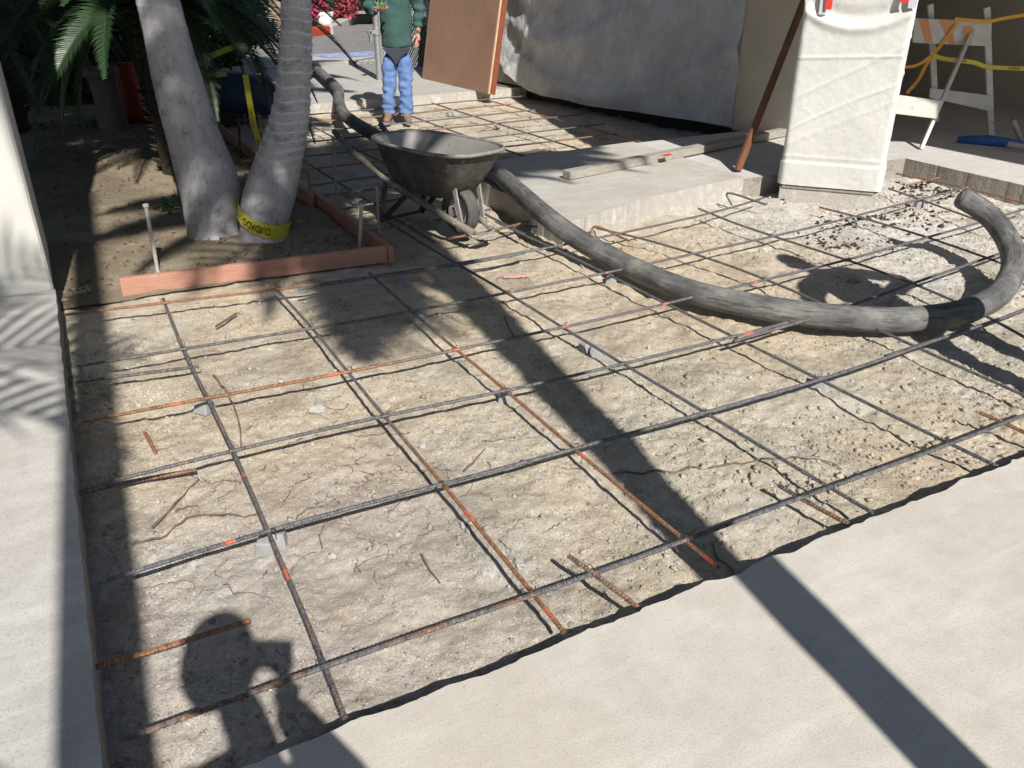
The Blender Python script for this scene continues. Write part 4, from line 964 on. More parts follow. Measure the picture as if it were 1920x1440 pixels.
T1L = [(257,0),(272,67),(283,127),(297,187),(310,240),(325,300),(343,367),(348,410),(358,433)]; T1R = [(335,0),(350,57),(367,117),(383,167),(397,213),(417,267),(437,310),(450,353),(450,433)]
T2L = [(528,0),(527,67),(520,140),(515,187),(500,240),(480,290),(462,343),(449,387),(452,433)]; T2R = [(582,0),(584,83),(582,160),(580,217),(570,287),(560,337),(553,373),(540,417),(535,433)]
g1 = G(398,438,.05); g2 = G(495,440,.06)
p1, f1 = palm('left palm of the pair, thicker smooth grey trunk leaning slightly left', (g1.x, g1.y, .05), T1L, T1R, 5.2, 26, 3, 1.3, ringstep=.085)
p2, f2 = palm('right palm of the pair, ringed pale trunk leaning right with caution tape at its foot', (g2.x, g2.y, .05), T2L, T2R, 7.8, 14, 8, .42, ringstep=.066, meshes=palmL)

# palms standing out of the picture that throw the diagonal shadow and the frond shadows
def plainpalm(label, base, top_h, rad, nf, seed, meshes, el, lean=(0, 0), az=None):
    r_ = random.Random(seed); root = empty('palm_tree', base, label=label, cat='palm tree')
    zs = np.linspace(0, top_h, 40); b = MB(); b.tube([(lean[0]*z, lean[1]*z, z) for z in zs], [float(np.interp(z, [p[0] for p in rad], [p[1] for p in rad]))*(1+.03*math.sin(z*55)) for z in zs], 20); b.build('trunk', MT['trunk'], root, smooth=True)
    place_fronds(root, Vector((lean[0]*top_h, lean[1]*top_h, top_h)), meshes, nf, MT['palm'], r_, el, az); return root
plainpalm('slender palm standing on the near slab just outside the photo, casting the long diagonal shadow', (1.20, -.95, .11), 6.0, [(0, .10), (1, .07), (2.4, .088), (3.6, .115), (4.8, .14), (6.0, .10)], 24, 12, palmF, (-.35, .8), az=(.0, 3.4))
_cp = [o for o in bpy.data.objects if o.name.startswith('palm_tree')][-1]
place_fronds(_cp, Vector((0, 0, 5.9)), palmS+palmL, 15, MT['palm'], random.Random(5), (-1.15, -.35), (2.8, 4.1), (.8, 1.15))
plainpalm('short palm left of the camera outside the photo, casting frond shadows on the left slab', (-2.15, -.80, .11), 4.1, [(0, .14), (4.1, .09)], 12, 15, palmS, (-.35, .7), az=(-.5, 1.9))
pole = empty('wooden_pole', (-.34, -1.25, .11), label='leaning wooden pole with a side brace behind the camera, casting the left dark band', cat='pole')
b = MB(); b.tube([(0, 0, 0), (-.09*7.6, 0, 7.6)], [.095, .085], 14); b.build('post', MT['poledark'], pole)
b = MB(); b.tube([(-.09*2.3, 0, 2.3), (-.62, .25, 2.52), (-1.5, .5, 2.9)], .035, 8); b.build('brace', MT['poledark'], pole)

shade = empty('added_shade_tree', (-4.0, 1.6, 0), label='added unseen leafy tree left of the camera, put in to darken the sago palms', cat='tree')  # unseen tree added to throw shade over the sago palms
b = MB(); b.tube([(0, 0, -.1), (.1, .1, 1.6), (.5, .2, 3.2)], [.2, .16, .12], 12); b.build('trunk', MT['darktrunk'], shade)
b = MB(); b.tube([(.5, .2, 3.2), (1.6, .6, 4.6), (3.0, .9, 5.7), (4.6, 1.2, 6.1)], [.12, .09, .06, .02], 8); b.tube([(1.6, .6, 4.6), (2.2, 1.8, 5.6), (3.4, 2.6, 6.0)], [.07, .05, .02], 8); b.build('limb', MT['darktrunk'], shade)
_r8 = np.random.RandomState(21); _n = 15000; _p = _r8.normal(size=(_n, 3)); _p /= np.linalg.norm(_p, axis=1)[:, None]; _p *= _r8.uniform(.1, 1, (_n, 1))**.5
_p = _p*np.array([1.9, 1.75, .6])+np.array([3.75, 1.1, 6.1]); _k = fbm(_p[:, 0]*1.8, _p[:, 1]*1.8, 3, 4) > -.16; _w = _p+np.array([-4.0, 1.6, 0]); _gu = _w[:, 0]+.152*_w[:, 2]; _gv = _w[:, 1]+1.11*_w[:, 2]; _k &= ~((_gu > .0) & (_gu < .85) & (_gv > 7.2) & (_gv < 9.3)); SHADE_P = _p[_k]  # canopy hole shaped so a sunlit patch lands on the bed
# cycads
sagoF = [frond_mesh('sago_frond', 1.15, 85, .15, .011, .42, .15, 40+k, tilt=1.2, stub=.08) for k in range(3)]
def sago(label, base, h, n, seed, sc, el=(-.75, 1.15), stubr=.2):
    r_ = random.Random(seed); root = empty('sago_palm', base, label=label, cat='sago palm')
    b = MB(); b.tube([(0, 0, -.1), (0, 0, h*.5), (0, 0, h)], [stubr, stubr*1.05, stubr*.7], 14); 
    for i in range(int(120*h)):
        a = r_.uniform(0, 6.3); z = r_.uniform(0, h); d = Vector((math.cos(a), math.sin(a), .5)); p = Vector((math.cos(a)*stubr*.95, math.sin(a)*stubr*.95, z)); b.tube([p, p+d*.07], [.02, .004], 4)
    b.build('trunk', MT['darktrunk'], root)
    place_fronds(root, Vector((0, 0, h)), sagoF, n, MT['sago'], r_, el, None, (sc*.85, sc*1.15)); return root
sago('large dark sago palm right behind the left palm trunk', (.98, 7.7, 0), 1.35, 72, 4, 1.2, el=(-.45, 1.2))
sago('dark sago palm at the back of the bed beside the weathered post', (-.35, 10.4, 0), 1.5, 66, 5, 1.3, el=(-.35, 1.2))
sago('sago palm at the back right of the bed, fronds reaching past the right trunk', (1.15, 9.7, 0), 1.55, 56, 6, 1.2, el=(-.15, 1.2))
sago('sago palm against the left wall, mostly hidden in shade', (-.75, 7.9, 0), 1.6, 46, 16, 1.1, el=(-.1, 1.2))
sago('tiny sago pup with pale leaf tips near the bed centre', (.66, 6.5, 0), .02, 9, 9, .16, (.0, 1.0), .05)
# background hedge
def leafcloud(name, pts, size, mat, seed, parent=None):
    r_ = np.random.RandomState(seed); n = len(pts); d = r_.normal(size=(n, 3)); d /= np.linalg.norm(d, axis=1)[:, None]; e = np.cross(d, r_.normal(size=(n, 3))); e /= np.linalg.norm(e, axis=1)[:, None]
    s = size*r_.uniform(.6, 1.3, (n, 1)); V = np.stack([pts-d*s, pts+e*s*.45, pts+d*s, pts-e*s*.45], 1).reshape(-1, 3)
    return link(name, mesh_np(name, V, np.arange(4*n).reshape(n, 4)), mat, parent)
leafcloud('foliage', SHADE_P, .085, MT['hedge'], 6, shade)
rh = np.random.RandomState(8)
for (lab, cx_, cy_, sx, sy, sz) in [('low dark hedge at the back of the bed behind the weathered post', .55, 12.3, 1.15, .5, .75), ('dark leafy hedge at the far left behind the sago palms', -1.2, 13.2, 2.2, .7, 1.2), ('dark leafy hedge behind the sago palms and the palm trunks', 2.0, 14.2, 1.4, .6, .9)]:
    hr_ = empty('hedge', (cx_, cy_, 0), label=lab, cat='hedge'); n = 16000
    p_ = rh.normal(size=(n, 3)); p_ /= np.linalg.norm(p_, axis=1)[:, None]; p_ *= (rh.uniform(.45, 1, (n, 1))**.5)*(1+.25*fbm(p_[:, 0:1]*3, p_[:, 2:3]*3+p_[:, 1:2], 3, 5))
    p_ = p_*np.array([sx, sy, sz])+np.array([0, 0, sz*.9]); leafcloud('foliage', p_, .055, MT['hedge'], 3, hr_)
    b = MB(); [b.tube([(x_, 0, 0), (x_+.1, .05, sz*.9)], [.04, .02], 6) for x_ in (-sx*.5, 0, sx*.5)]; b.build('stems', MT['darktrunk'], hr_)
# weathered post with cap, red post behind
g = G(213,238,.06); b = MB(); r0 = .145
wp = empty('weathered_post', (g.x, g.y, 0), label='short grey weathered round post with a dark cap in the bed', cat='post')
T = OP(208,140,g); hh = T.z
b.tube([(0, 0, -.05), (0, 0, .1), (.0, 0, hh*.6), (-.02, 0, hh)], [r0*1.05, r0, r0*.93, r0*.92], 18); b.build('shaft', MT['trunk_post'], wp, smooth=True)
b = MB(); b.tube([(-.02, 0, hh-.01), (-.02, 0, hh+.075)], [r0*1.22, r0*1.22], 18); b.build('cap', MT['trunk_post'], wp, bevel=.01)
g = G(252,225,.05); T = OP(250,118,g); b = MB(); b.tube([g, Vector((g.x, g.y, .15)), Vector((g.x, g.y, T.z*.8)), Vector((g.x, g.y, T.z))], [.13, .12, .12, .09], 14)
tag(b.build('red_bollard', MT['redpaint'], smooth=True), 'faded red bollard just behind the weathered post', 'bollard')
# weed tuft, dead leaf litter
b = MB(); r_ = random.Random(4); g = G(172,238,.05)
for i in range(40):
    a = r_.uniform(0, 6.3); l = r_.uniform(.08, .22); p = g+Vector((r_.gauss(0, .06), r_.gauss(0, .05), 0)); d = Vector((math.cos(a)*.7, math.sin(a)*.7, .9)).normalized(); w = Vector((-d.y, d.x, 0)).normalized()*.008
    b.add([p-w, p+w, p+d*l*.6+w, p+d*l*.6-w, p+d*l*.6+Vector((d.x, d.y, -.2))*l*.5], [(0,1,2,3),(3,2,4)])
tag(b.build('weed_tuft', MT['weed']), 'yellow-green weed tuft on the sunlit bed soil left of the post', 'weed')
lit = rs.uniform(0, 1, (900, 2)); P = np.stack([-.1+lit[:, 0]*1.7, 4.9+lit[:, 1]**1.3*6, np.zeros(900)], -1); P[:, 2] = bed_z(P[:, 0], P[:, 1])+.008
o = leafcloud('leaf_litter', P, .022, MT['deadleaf'], 4); tag(o, 'dry leaf litter scattered on the planting bed soil', 'leaf litter', kind='stuff')

# ---------------------------------------------------------------- tapes and printing
def textmesh(txt, size=1.0, sx=.62):
    cu = bpy.data.curves.new('lettering', 'FONT'); cu.body = txt; cu.size = size; cu.align_x = 'CENTER'; cu.align_y = 'CENTER'; cu.offset = .012*size; cu.resolution_u = 3
    o = bpy.data.objects.new('lettering', cu); COL.objects.link(o); dg = bpy.context.evaluated_depsgraph_get(); dg.update()
    me = bpy.data.meshes.new_from_object(o.evaluated_get(dg)); COL.objects.unlink(o); bpy.data.objects.remove(o)
    n = len(me.vertices); co = np.zeros(n*3, np.float32); me.vertices.foreach_get('co', co); co = co.reshape(-1, 3); co[:, 0] *= sx
    polys = [tuple(p.vertices) for p in me.polygons]; bpy.data.meshes.remove(me); return co, polys
def subdivided(co, polys, cuts=2):
    me = bpy.data.meshes.new('t'); me.from_pydata([tuple(c) for c in co], [], polys); bm = bmesh.new(); bm.from_mesh(me); bmesh.ops.triangulate(bm, faces=bm.faces)
    for _ in range(cuts): bmesh.ops.subdivide_edges(bm, edges=[e for e in bm.edges if e.calc_length() > .012], cuts=1)
    bm.verts.ensure_lookup_table(); c = np.array([v.co[:] for v in bm.verts]); f = [tuple(v.index for v in q.verts) for q in bm.faces]; bm.free(); bpy.data.meshes.remove(me); return c, f
# ring of tape round the foot of the right palm
ct = empty('caution_tape', (g2.x, g2.y, .2), label='yellow tape printed CUIDADO wrapped low round the right palm trunk', cat='caution tape')
tl = OP(452,397,g2); tr_ = OP(538,434,g2); zc = (tl.z+tr_.z)/2+.035; slope = (tl.z-tr_.z)/((tl-tr_).length)
def ringpt(a, h, off):
    # a: angle from the camera-facing direction, positive to image right
    d = (-FH*math.cos(a)+_r*math.sin(a)); zz_ = zc-slope*.17*math.sin(a)+h-.03*math.cos(a); x, y, r = f2(max(.06, zz_)); fl = max(0, 1-(zz_+.07)/.22)**2*.02
    rr = (r+fl)*1.02+off+.006; return (x+d.x*rr-g2.x, y+d.y*rr-g2.y, zz_-.2)
b = MB(); n = 60; hw = .046
vs = []
for i in range(n+1):
    a = -PI+2*PI*i/n; w = .003*math.sin(i*1.3)
    vs += [ringpt(a, -hw+w, .002), ringpt(a, hw+w, .004), ringpt(a, hw+w, .0055), ringpt(a, -hw+w, .0035)]
fs = []
for i in range(n):
    for k in range(4): k2 = (k+1) % 4; fs.append((i*4+k, i*4+k2, (i+1)*4+k2, (i+1)*4+k))
b.add(vs, fs); b.build('tape_band', MT['yellow'], ct)
co, po = textmesh('CUIDADO', .066, .74); co, po = subdivided(co, po)
W_ = co[:, 0].max()-co[:, 0].min(); V_ = [ringpt(-(c[0])/.20-.06, -c[1], .0075) for c in co]
me = bpy.data.meshes.new('lettering'); me.from_pydata(V_, [], po); link('lettering', me, MT['ink'], ct)

def tape(label, P, w, mat, text=None, tpos=.5, flip=False, tsize=None, nrm=None, twist=0., parent_name='caution_tape', texts=None, cat='caution tape'):
    P = catmull(P, .03); n = len(P); root = empty(parent_name, P[0], label=label, cat=cat); O = Vector(P[0])
    Np = Vector(nrm if nrm else -FH).normalized(); vs = []; frames = []
    s = [0]
    for i in range(1, n): s.append(s[-1]+float(np.linalg.norm(P[i]-P[i-1])))
    for i in range(n):
        t = Vector(P[min(i+1, n-1)]-P[max(i-1, 0)]).normalized(); side = t.cross(Np).normalized()
        if twist: side = Matrix.Rotation(twist*math.sin(s[i]*3.1), 3, t) @ side
        p = Vector(P[i])-O; frames.append((p, t, side)); nn = side.cross(t)
        vs += [p-side*w/2, p+side*w/2, p+side*w/2+nn*.0012, p-side*w/2+nn*.0012]
    fs = [(i*4+k, i*4+(k+1) % 4, (i+1)*4+(k+1) % 4, (i+1)*4+k) for i in range(n-1) for k in range(4)]+[(0,1,2,3),((n-1)*4+3,(n-1)*4+2,(n-1)*4+1,(n-1)*4)]
    b = MB(); b.add(vs, fs); b.build('tape_band', mat, root)
    for (txt, at_, fl_) in (texts or []):
        co, po = textmesh(txt, w*.85, .8); co, po = subdivided(co, po, 1); V_ = []
        for c in co:
            q = at_*s[-1]+(c[0] if fl_[0] else -c[0]); q = min(max(q, 0), s[-1]-1e-4); i = min(n-2, int(np.searchsorted(s, q))-1 if q > 0 else 0); i = max(0, i)
            f_ = (q-s[i])/max(1e-6, s[i+1]-s[i]); p = frames[i][0].lerp(frames[i+1][0], f_); side = frames[i][2].lerp(frames[i+1][2], f_); t = frames[i][1]; nn = side.cross(t)
            if nn.dot(Np) < 0: nn = -nn
            V_.append(p+side*(c[1] if fl_[1] else -c[1])+nn*.004)
        me = bpy.data.meshes.new('lettering'); me.from_pydata([tuple(v) for v in V_], [], po); link('lettering', me, MT['ink'], root)
    return root
B0 = Vector((1.62, 6.5, .3))
tape('yellow CAUTION tape hanging down from the fronds between the two palm trunks', [OP(x, y, B0) for x, y in [(460,140),(463,160),(468,190),(474,225),(484,262),(489,300)]], .042, MT['yellow'], texts=[('CAUTION', .50, (True, True)), ('CAUTION', .86, (True, True))])
B1 = Vector((2.0, 8.6, .9))
tape('caution tape tinted yellow-green as if sunlit, along a sago frond left of the ringed trunk', [OP(x, y, B1) for x, y in [(372,116),(395,106),(412,98),(440,87)]], .05, MT['lime'])
tape('short caution tape end tinted as if sunlit, below the fronds', [OP(x, y, B1) for x, y in [(386,142),(405,141),(425,138)]], .045, MT['lime'])

# blue tarp bundle on supports
B2 = G(455,232,.02); bb = empty('tarp_bundle', B2, label='navy tarp bundle with caution tape bands tinted as if sunlit, resting behind the planter, partly hidden by fronds', cat='tarp bundle')
BO = Vector(bb.location); pts = [OP(x, y, B2)-BO for x, y in [(360,180),(400,176),(440,174),(480,178),(500,192),(512,212)]]
bm = bmesh.new(); me = bpy.data.meshes.new('tarp'); b = MB(); PP = catmull(pts, .03); b.tube([tuple(p) for p in PP], [.22*(1-.55*max(0, (i/len(PP)-.72)/.28)**1.5) for i in range(len(PP))], 28)
V_ = np.array(b.v); V_[:, 2] += .03*fbm(V_[:, 0]*6, V_[:, 2]*8, 3, 3); V_[:, 0:2] += (.05*fbm(V_[:, 0]*3, V_[:, 2]*9, 4, 7))[:, None]; b.v = [tuple(v) for v in V_]
b.build('tarp', MT['navytarp'], bb, smooth=True)
for xs in ([(388,160),(402,156),(413,166)], [(386,186),(394,188),(408,194)]):
    b = MB(); Q = catmull([OP(x, y, B2-FH*.235)-BO for x, y in xs], .02); b.tube([tuple(q) for q in Q], .022, 5); b.build('suntinted_tape_band', MT['lime'], bb)
b = MB(); q = OP(420,206,B2)-BO; b.box((q.x, q.y, q.z*.5-.0), (.35, .3, max(.1, q.z))); b.build('support_block', MT['black'], bb, bevel=.01)
b = MB(); q = OP(462,206,B2)-BO; b.tube([(q.x, q.y, -.0), (q.x, q.y, q.z)], .02, 8); b.build('support_leg', MT['blackmetal'], bb)

# ---------------------------------------------------------------- chain-link gate
gp = G(712,150,.12); gt = empty('chain_link_gate', gp, label='galvanised chain-link gate and post behind the worker', cat='gate'); GO = Vector(gt.location)
T = OP(703,36,gp)-GO; b = MB(); b.tube([(0, 0, -.05), (0, 0, 2.0)], .042, 12); b.build('post', MT['galv'], gt)
g3 = OP(790,140,G(800,128,.12)); gr_ = Vector((G(806,130,.12).x-GO.x, G(806,130,.12).y-GO.y, 0)); gl = gr_.length; gd = gr_.normalized()
b = MB(); b.tube([gd*.09+Vector((0, 0, .06)), gd*.09+Vector((0, 0, 1.85))], .022, 8); b.tube([gd*gl+Vector((0, 0, .06)), gd*gl+Vector((0, 0, 1.85))], .025, 8); b.tube([gd*.09+Vector((0, 0, 1.85)), gd*gl+Vector((0, 0, 1.85))], .02, 8); b.build('frame', MT['galv'], gt)
b = MB(); st = .062
k = -1.9
while k < gl+.0:
    for sg in (1, -1):
        pts = []; z = .07
        while z < 1.84:
            x = (k+z) if sg > 0 else (k+1.9-z)
            if .09 <= x <= gl: pts.append(gd*x+Vector((0, 0, z))+Vector((gd.y, -gd.x, 0))*(.006*math.sin(z/st*PI)))
            z += st*.5
        if len(pts) > 1: b.tube([pts[0], pts[len(pts)//2], pts[-1]], .0036, 4, cap=False)
    k += st
o = b.build('chain_link', MT['galv'], gt); o['kind'] = 'stuff'
b = MB(); b.box((-.05, -.02, .62), (.16, .05, .05)); b.box((-.10, -.02, .58), (.03, .05, .16)); b.tube([(0, 0, .58), (0, 0, .68)], .055, 12); b.build('latch', MT['galv'], gt, bevel=.005)
b = MB(); q = G(746,118,.12); b.tube([q, q+Vector((0, 0, .75))], .035, 8); q2 = q+Vector((0, 0, .3)); b.box(q2, (.08, .08, .1)); o = b.build('marker_post', MT['redpaint']); tag(o, 'thin red post seen between the worker\'s knees', 'post')
q = G(800,122,.12); b = MB(); b.box((q.x+.15, q.y+.1, .34), (.7, .5, .42)); b.box((q.x+.1, q.y, .62), (.5, .4, .2)); tag(b.build('dark_crate', MT['black'], bevel=.02), 'dark crate in shade behind the chain-link mesh', 'crate')

# ---------------------------------------------------------------- barricade
bc = empty('barricade', (7.4, 5.1, .135), label='folding wooden A-frame barricade with peeling white paint and orange stripes', cat='barricade'); CO_ = Vector(bc.location)
def bbeam(name, a, c, w, h, mat, up=(0, 0, 1), par=bc): b = MB(); b.beam(Vector(a)-CO_, Vector(c)-CO_, w, h, up=up); return b.build(name, mat, par, bevel=.003)
QF = G(1726,281,.135); QB = G(1858,256,.135)
apR = OP(1852,14,(QF+QB)/2); apR = OP(1852,14,QB*.8+QF*.2)
QBp = QB; nF = FH
lw = (-_r*.98+FH*.20).normalized()*.62       # across the barricade, towards image left
L2t = OP(1744,8,QB+(-_r)*.5+FH*.05); L2b = OP(1755,228,QB+(-_r)*.5+FH*.05)
bbeam('leg', QB, OP(1850,14,QB), .055, .03, MT['barric'], up=FH)
bbeam('leg', L2b, L2t, .05, .03, MT['barric'], up=FH)
bd0 = QB-FH*.03
def bboard(name, quad, P0, th, mat, par=bc):
    vs = [OP(x, y, P0)-CO_ for x, y in quad]; vs2 = [v+FH*th for v in vs]; b = MB(); b.add(vs+vs2, [(0,1,2,3),(7,6,5,4),(0,4,5,1),(1,5,6,2),(2,6,7,3),(3,7,4,0)]); return b.build(name, mat, par, bevel=.002)
tb = bboard('top_board', [(1712,80),(1858,87),(1860,40),(1715,34)], bd0, .025, MT['barric'])
for q_ in ([(1735,79),(1749,80),(1741,36),(1722,36)], [(1779,82),(1789,84),(1786,38),(1760,36)], [(1815,86),(1818,86),(1828,58),(1822,48),(1807,50),(1804,60)]):
    vs = [OP(x, y, bd0-FH*.003)-CO_ for x, y in q_]; n_ = len(vs); b = MB(); b.add(vs+[v+FH*.001 for v in vs], [tuple(range(n_)), tuple(range(n_, 2*n_))[::-1]]+[(i, i+n_, (i+1) % n_+n_, (i+1) % n_) for i in range(n_)]); b.build('orange_stripe', MT['barorange'], bc)
bboard('lower_board', [(1743,183),(1862,210),(1863,180),(1745,165)], bd0, .022, MT['barric'])
# front frame leaning towards the house pillar
QM = (QF+QB)/2
bbeam('leg', QF, OP(1822,60,QB-FH*.02-_r*.05), .045, .03, MT['barric'], up=_r)
F2 = QF-_r*.55+FH*.05
fb0 = QF.lerp(OP(1822,60,QB), .22)
bboard('lower_board', [(1676,213),(1757,223),(1769,189),(1682,178)], fb0-FH*.03, .022, MT['barric'])
L1b = QF-_r*.62; bbeam('leg', L1b, L1b.lerp(OP(1822,60,QB)-_r*.62, 1.0), .045, .03, MT['barric'], up=_r)
TP = QB-FH*.05
tape('orange tape running right from the top of the barricade', [OP(x, y, TP) for x, y in [(1790,36),(1850,40),(1885,34),(1960,22)]], .030, MT['orange'], cat='tape')
tape('orange tape knotted on the barricade stripe and hanging to its left', [OP(x, y, TP) for x, y in [(1795,44),(1772,75),(1752,100),(1735,125),(1722,150),(1700,175)]], .03, MT['orange'], twist=.6, cat='tape')
tape('yellow tape printed CAUTION stretched across the barricade legs to the right', [OP(x, y, TP) for x, y in [(1745,102),(1770,110),(1825,117),(1850,125),(1900,128),(1970,130)]], .036, MT['yellow'], texts=[('CAUTION', .70, (True, False)), ('CAUTION', .25, (True, False))])
tape('short orange-yellow tape between the wrapped pillar and the barricade', [OP(x, y, TP) for x, y in [(1690,127),(1720,122),(1748,104)]], .028, MT['orange'], cat='tape')
# things on the porch floor
b = MB(); g = G(1795,262,.16); g4 = G(1900,272,.16)
for k in range(3):
    o_ = Vector((.03*k, -.05*k, .01*(k % 2))); b.tube([g+o_, g.lerp(g4, .5)+o_+Vector((0, .03, .01)), g4+o_], [.03, .045, .035], 10)
tag(b.build('blue_roll', MT['bluetarp'], smooth=True), 'flat roll of blue plastic lying on the shaded porch floor', 'plastic roll')
def pipe(a, c, r, label):
    b = MB(); d = (Vector(c)-Vector(a)).normalized(); b.tube([a, c], r, 14, cap=False); b.tube([Vector(a)+d*.001, Vector(c)-d*.001], r*.78, 14, cap=False); tag(b.build('pvc_pipe', MT['pvc'], smooth=True), label, 'pipe')
q = G(1918,272,.14); pipe(q, OP(1899,224,q), .024, 'grey plastic pipe standing up and leaning at the right edge of the porch')
q = G(1887,270,.20); pipe(q, q+Vector((.30, -.20, -.05)), .026, 'grey plastic pipe end pointing at the camera beside the blue roll')

# ---------------------------------------------------------------- across the street
P = G(607,50,.1)
b = MB(); hgt = OP(605,22,P).z; b.tube([(P.x, P.y, .08), (P.x, P.y, hgt*.5), (P.x, P.y, hgt)], [.20, .24, .27], 12); tag(b.build('white_pot', MT['pot'], smooth=True), 'white pot standing by the red kerb across the street', 'pot')
def bush(label, px, sx, sz, n, seed):
    Pb = G(px[0], px[1], .1); rt_ = empty('bougainvillea', Pb, label=label, cat='bush'); r_ = np.random.RandomState(seed)
    p_ = r_.normal(size=(n, 3)); p_ /= np.linalg.norm(p_, axis=1)[:, None]; p_ *= r_.uniform(.3, 1, (n, 1))**.45*(1+.3*fbm(p_[:, 0:1]*3, p_[:, 2:3]*3, 3, seed)); p_ = p_*np.array([sx, sx*.7, sz])+np.array([0, 0, sz*.95])
    m_ = fbm(p_[:, 0]*2.4, p_[:, 2]*2.4, 3, seed+1) > -.05
    leafcloud('flowers', p_[m_], .075, MT['bract'], seed, rt_); leafcloud('leaves', p_[~m_], .07, MT['hedge'], seed+1, rt_)
    b = MB(); [b.tube([(0, 0, 0), (k*.25, .1, sz)], [.05, .02], 6) for k in (-1, 0, 1)]; b.build('stems', MT['darktrunk'], rt_)
bush('pink and red bougainvillea bush across the street, right of the white pot', (634,39), .75, .8, 3500, 3)
bush('dark pink bougainvillea clump left of the white pot', (592,50), .5, .6, 2200, 6)
bush('tall reddish bougainvillea at the top edge behind the white pot', (600,30), 1.1, 1.1, 4000, 9)
# parked pickup
tk = empty('parked_truck', G(700,46,.0), rz=0.0, label='white pickup truck with a maroon stripe parked across the street', cat='truck')
tk.rotation_euler = (0, 0, -YAW+.05)
b = MB(); b.box((0.4, 1.0, .92), (5.2, 1.9, .62)); b.build('body', MT['whitepaint'], tk, bevel=.08)
b = MB(); b.box((1.3, 1.0, 1.52), (2.1, 1.7, .62)); b.build('cab', MT['whitepaint'], tk, bevel=.15)
b = MB(); b.box((1.3, .13, 1.55), (1.7, .02, .42)); b.build('side_window', MT['glass'], tk)
b = MB(); b.box((-.85, .035, .92), (.16, .02, .60)); b.build('maroon_stripe', M('maroon', (.22, .02, .03), (.2, .02, .03), 3, .4, 60, .001, 0), tk)
b = MB(); b.box((.4, 1.0, .48), (4.9, 1.6, .30)); b.build('chassis', MT['black'], tk)
b = MB(); b.box((-2.22, 1.0, .62), (.12, 1.9, .16)); b.build('bumper', MT['galv'], tk, bevel=.03)
for (x_, y_) in ((-1.25, .12), (2.0, .12), (-1.25, 1.88), (2.0, 1.88)):
    w_ = empty('wheel', (x_, y_, .36)); w_.parent = tk
    b = MB(); b.tube([(0, -.11, 0), (0, .11, 0)], .36, 24); b.build('tyre', MT['rubber'], w_, bevel=.02)
    b = MB(); b.tube([(0, -.125, 0), (0, .125, 0)], .2, 16); b.build('rim', MT['galv'], w_)

# ---------------------------------------------------------------- people
def skinned(name, verts, edges, rad, mat, parent=None, levels=2, root=0, post=None):
    me = bpy.data.meshes.new(name); me.from_pydata([tuple(v) for v in verts], edges, []); o = bpy.data.objects.new(name, me); COL.objects.link(o)
    md = o.modifiers.new('skin', 'SKIN'); me.skin_vertices.new() if not me.skin_vertices else None
    for i, r in enumerate(rad):
        sv = me.skin_vertices[0].data[i]; sv.radius = r if hasattr(r, '__len__') else (r, r); sv.use_root = (i == root)
    ms = o.modifiers.new('sub', 'SUBSURF'); ms.levels = levels; ms.render_levels = levels
    dg = bpy.context.evaluated_depsgraph_get(); dg.update(); m2 = bpy.data.meshes.new_from_object(o.evaluated_get(dg))
    COL.objects.unlink(o); bpy.data.objects.remove(o)
    n = len(m2.vertices); co = np.zeros(n*3, np.float32); m2.vertices.foreach_get('co', co); co = co.reshape(-1, 3)
    if post is not None: nr = np.array([v.normal[:] for v in m2.vertices]); co = post(co, nr); m2.vertices.foreach_set('co', co.astype(np.float32).ravel())
    m2.name = name; m2.materials.clear(); m2.polygons.foreach_set('use_smooth', [True]*len(m2.polygons)); m2.update(); return link(name, m2, mat, parent)
def wrinkle(amp, fx, fz, seed, zone=None):
    def f(co, nr):
        d = amp*fbm(co[:, 0]*fx+co[:, 1]*3, co[:, 2]*fz+co[:, 0]*4, 4, seed)
        if zone is not None: d = d+zone(co)
        return co+nr*d[:, None]
    return f
def hand(parent, wrist, dirv, palmn, mat, curl=.5, scale=1., fings=True, spread=.16, bodyverts=None):
    """returns skinned hand: palm + five separate fingers; dirv = towards the fingertips, palmn = palm facing normal"""
    d = Vector(dirv).normalized(); n = Vector(palmn).normalized(); s = d.cross(n).normalized(); W = Vector(wrist); sc = scale
    V = [W, W+d*.045*sc, W+d*.085*sc]; E = [(0, 1), (1, 2)]; R = [(.026*sc, .020*sc), (.038*sc, .017*sc), (.040*sc, .015*sc)]
    skinned('palm', V, E, R, mat, parent, 2)
    for k, (off, L) in enumerate([(-.032, .070), (-.011, .080), (.011, .076), (.031, .060)]):
        b0 = W+d*.080*sc+s*off*sc; a = off/.032*spread; dd = (d+s*a).normalized(); c = curl
        p1 = b0+dd*L*.45*sc; d2 = (dd*math.cos(c)+n*math.sin(c)).normalized(); p2 = p1+d2*L*.32*sc; d3 = (dd*math.cos(2*c)+n*math.sin(2*c)).normalized(); p3 = p2+d3*L*.25*sc
        skinned('finger', [b0-dd*.02*sc, b0, p1, p2, p3], [(0,1),(1,2),(2,3),(3,4)], [.0095*sc, .0095*sc, .009*sc, .008*sc, .0065*sc], mat, parent, 1)
    t0 = W+d*.025*sc-s*.028*sc; t1 = t0+(d*.5-s*.8+n*.3).normalized()*.035*sc; t2 = t1+(d*.9-s*.25+n*.45).normalized()*.032*sc; t3 = t2+(d*.9+s*.1+n*.5).normalized()*.024*sc
    skinned('thumb', [t0, t1, t2, t3], [(0,1),(1,2),(2,3)], [.013*sc, .012*sc, .0105*sc, .008*sc], mat, parent, 1)
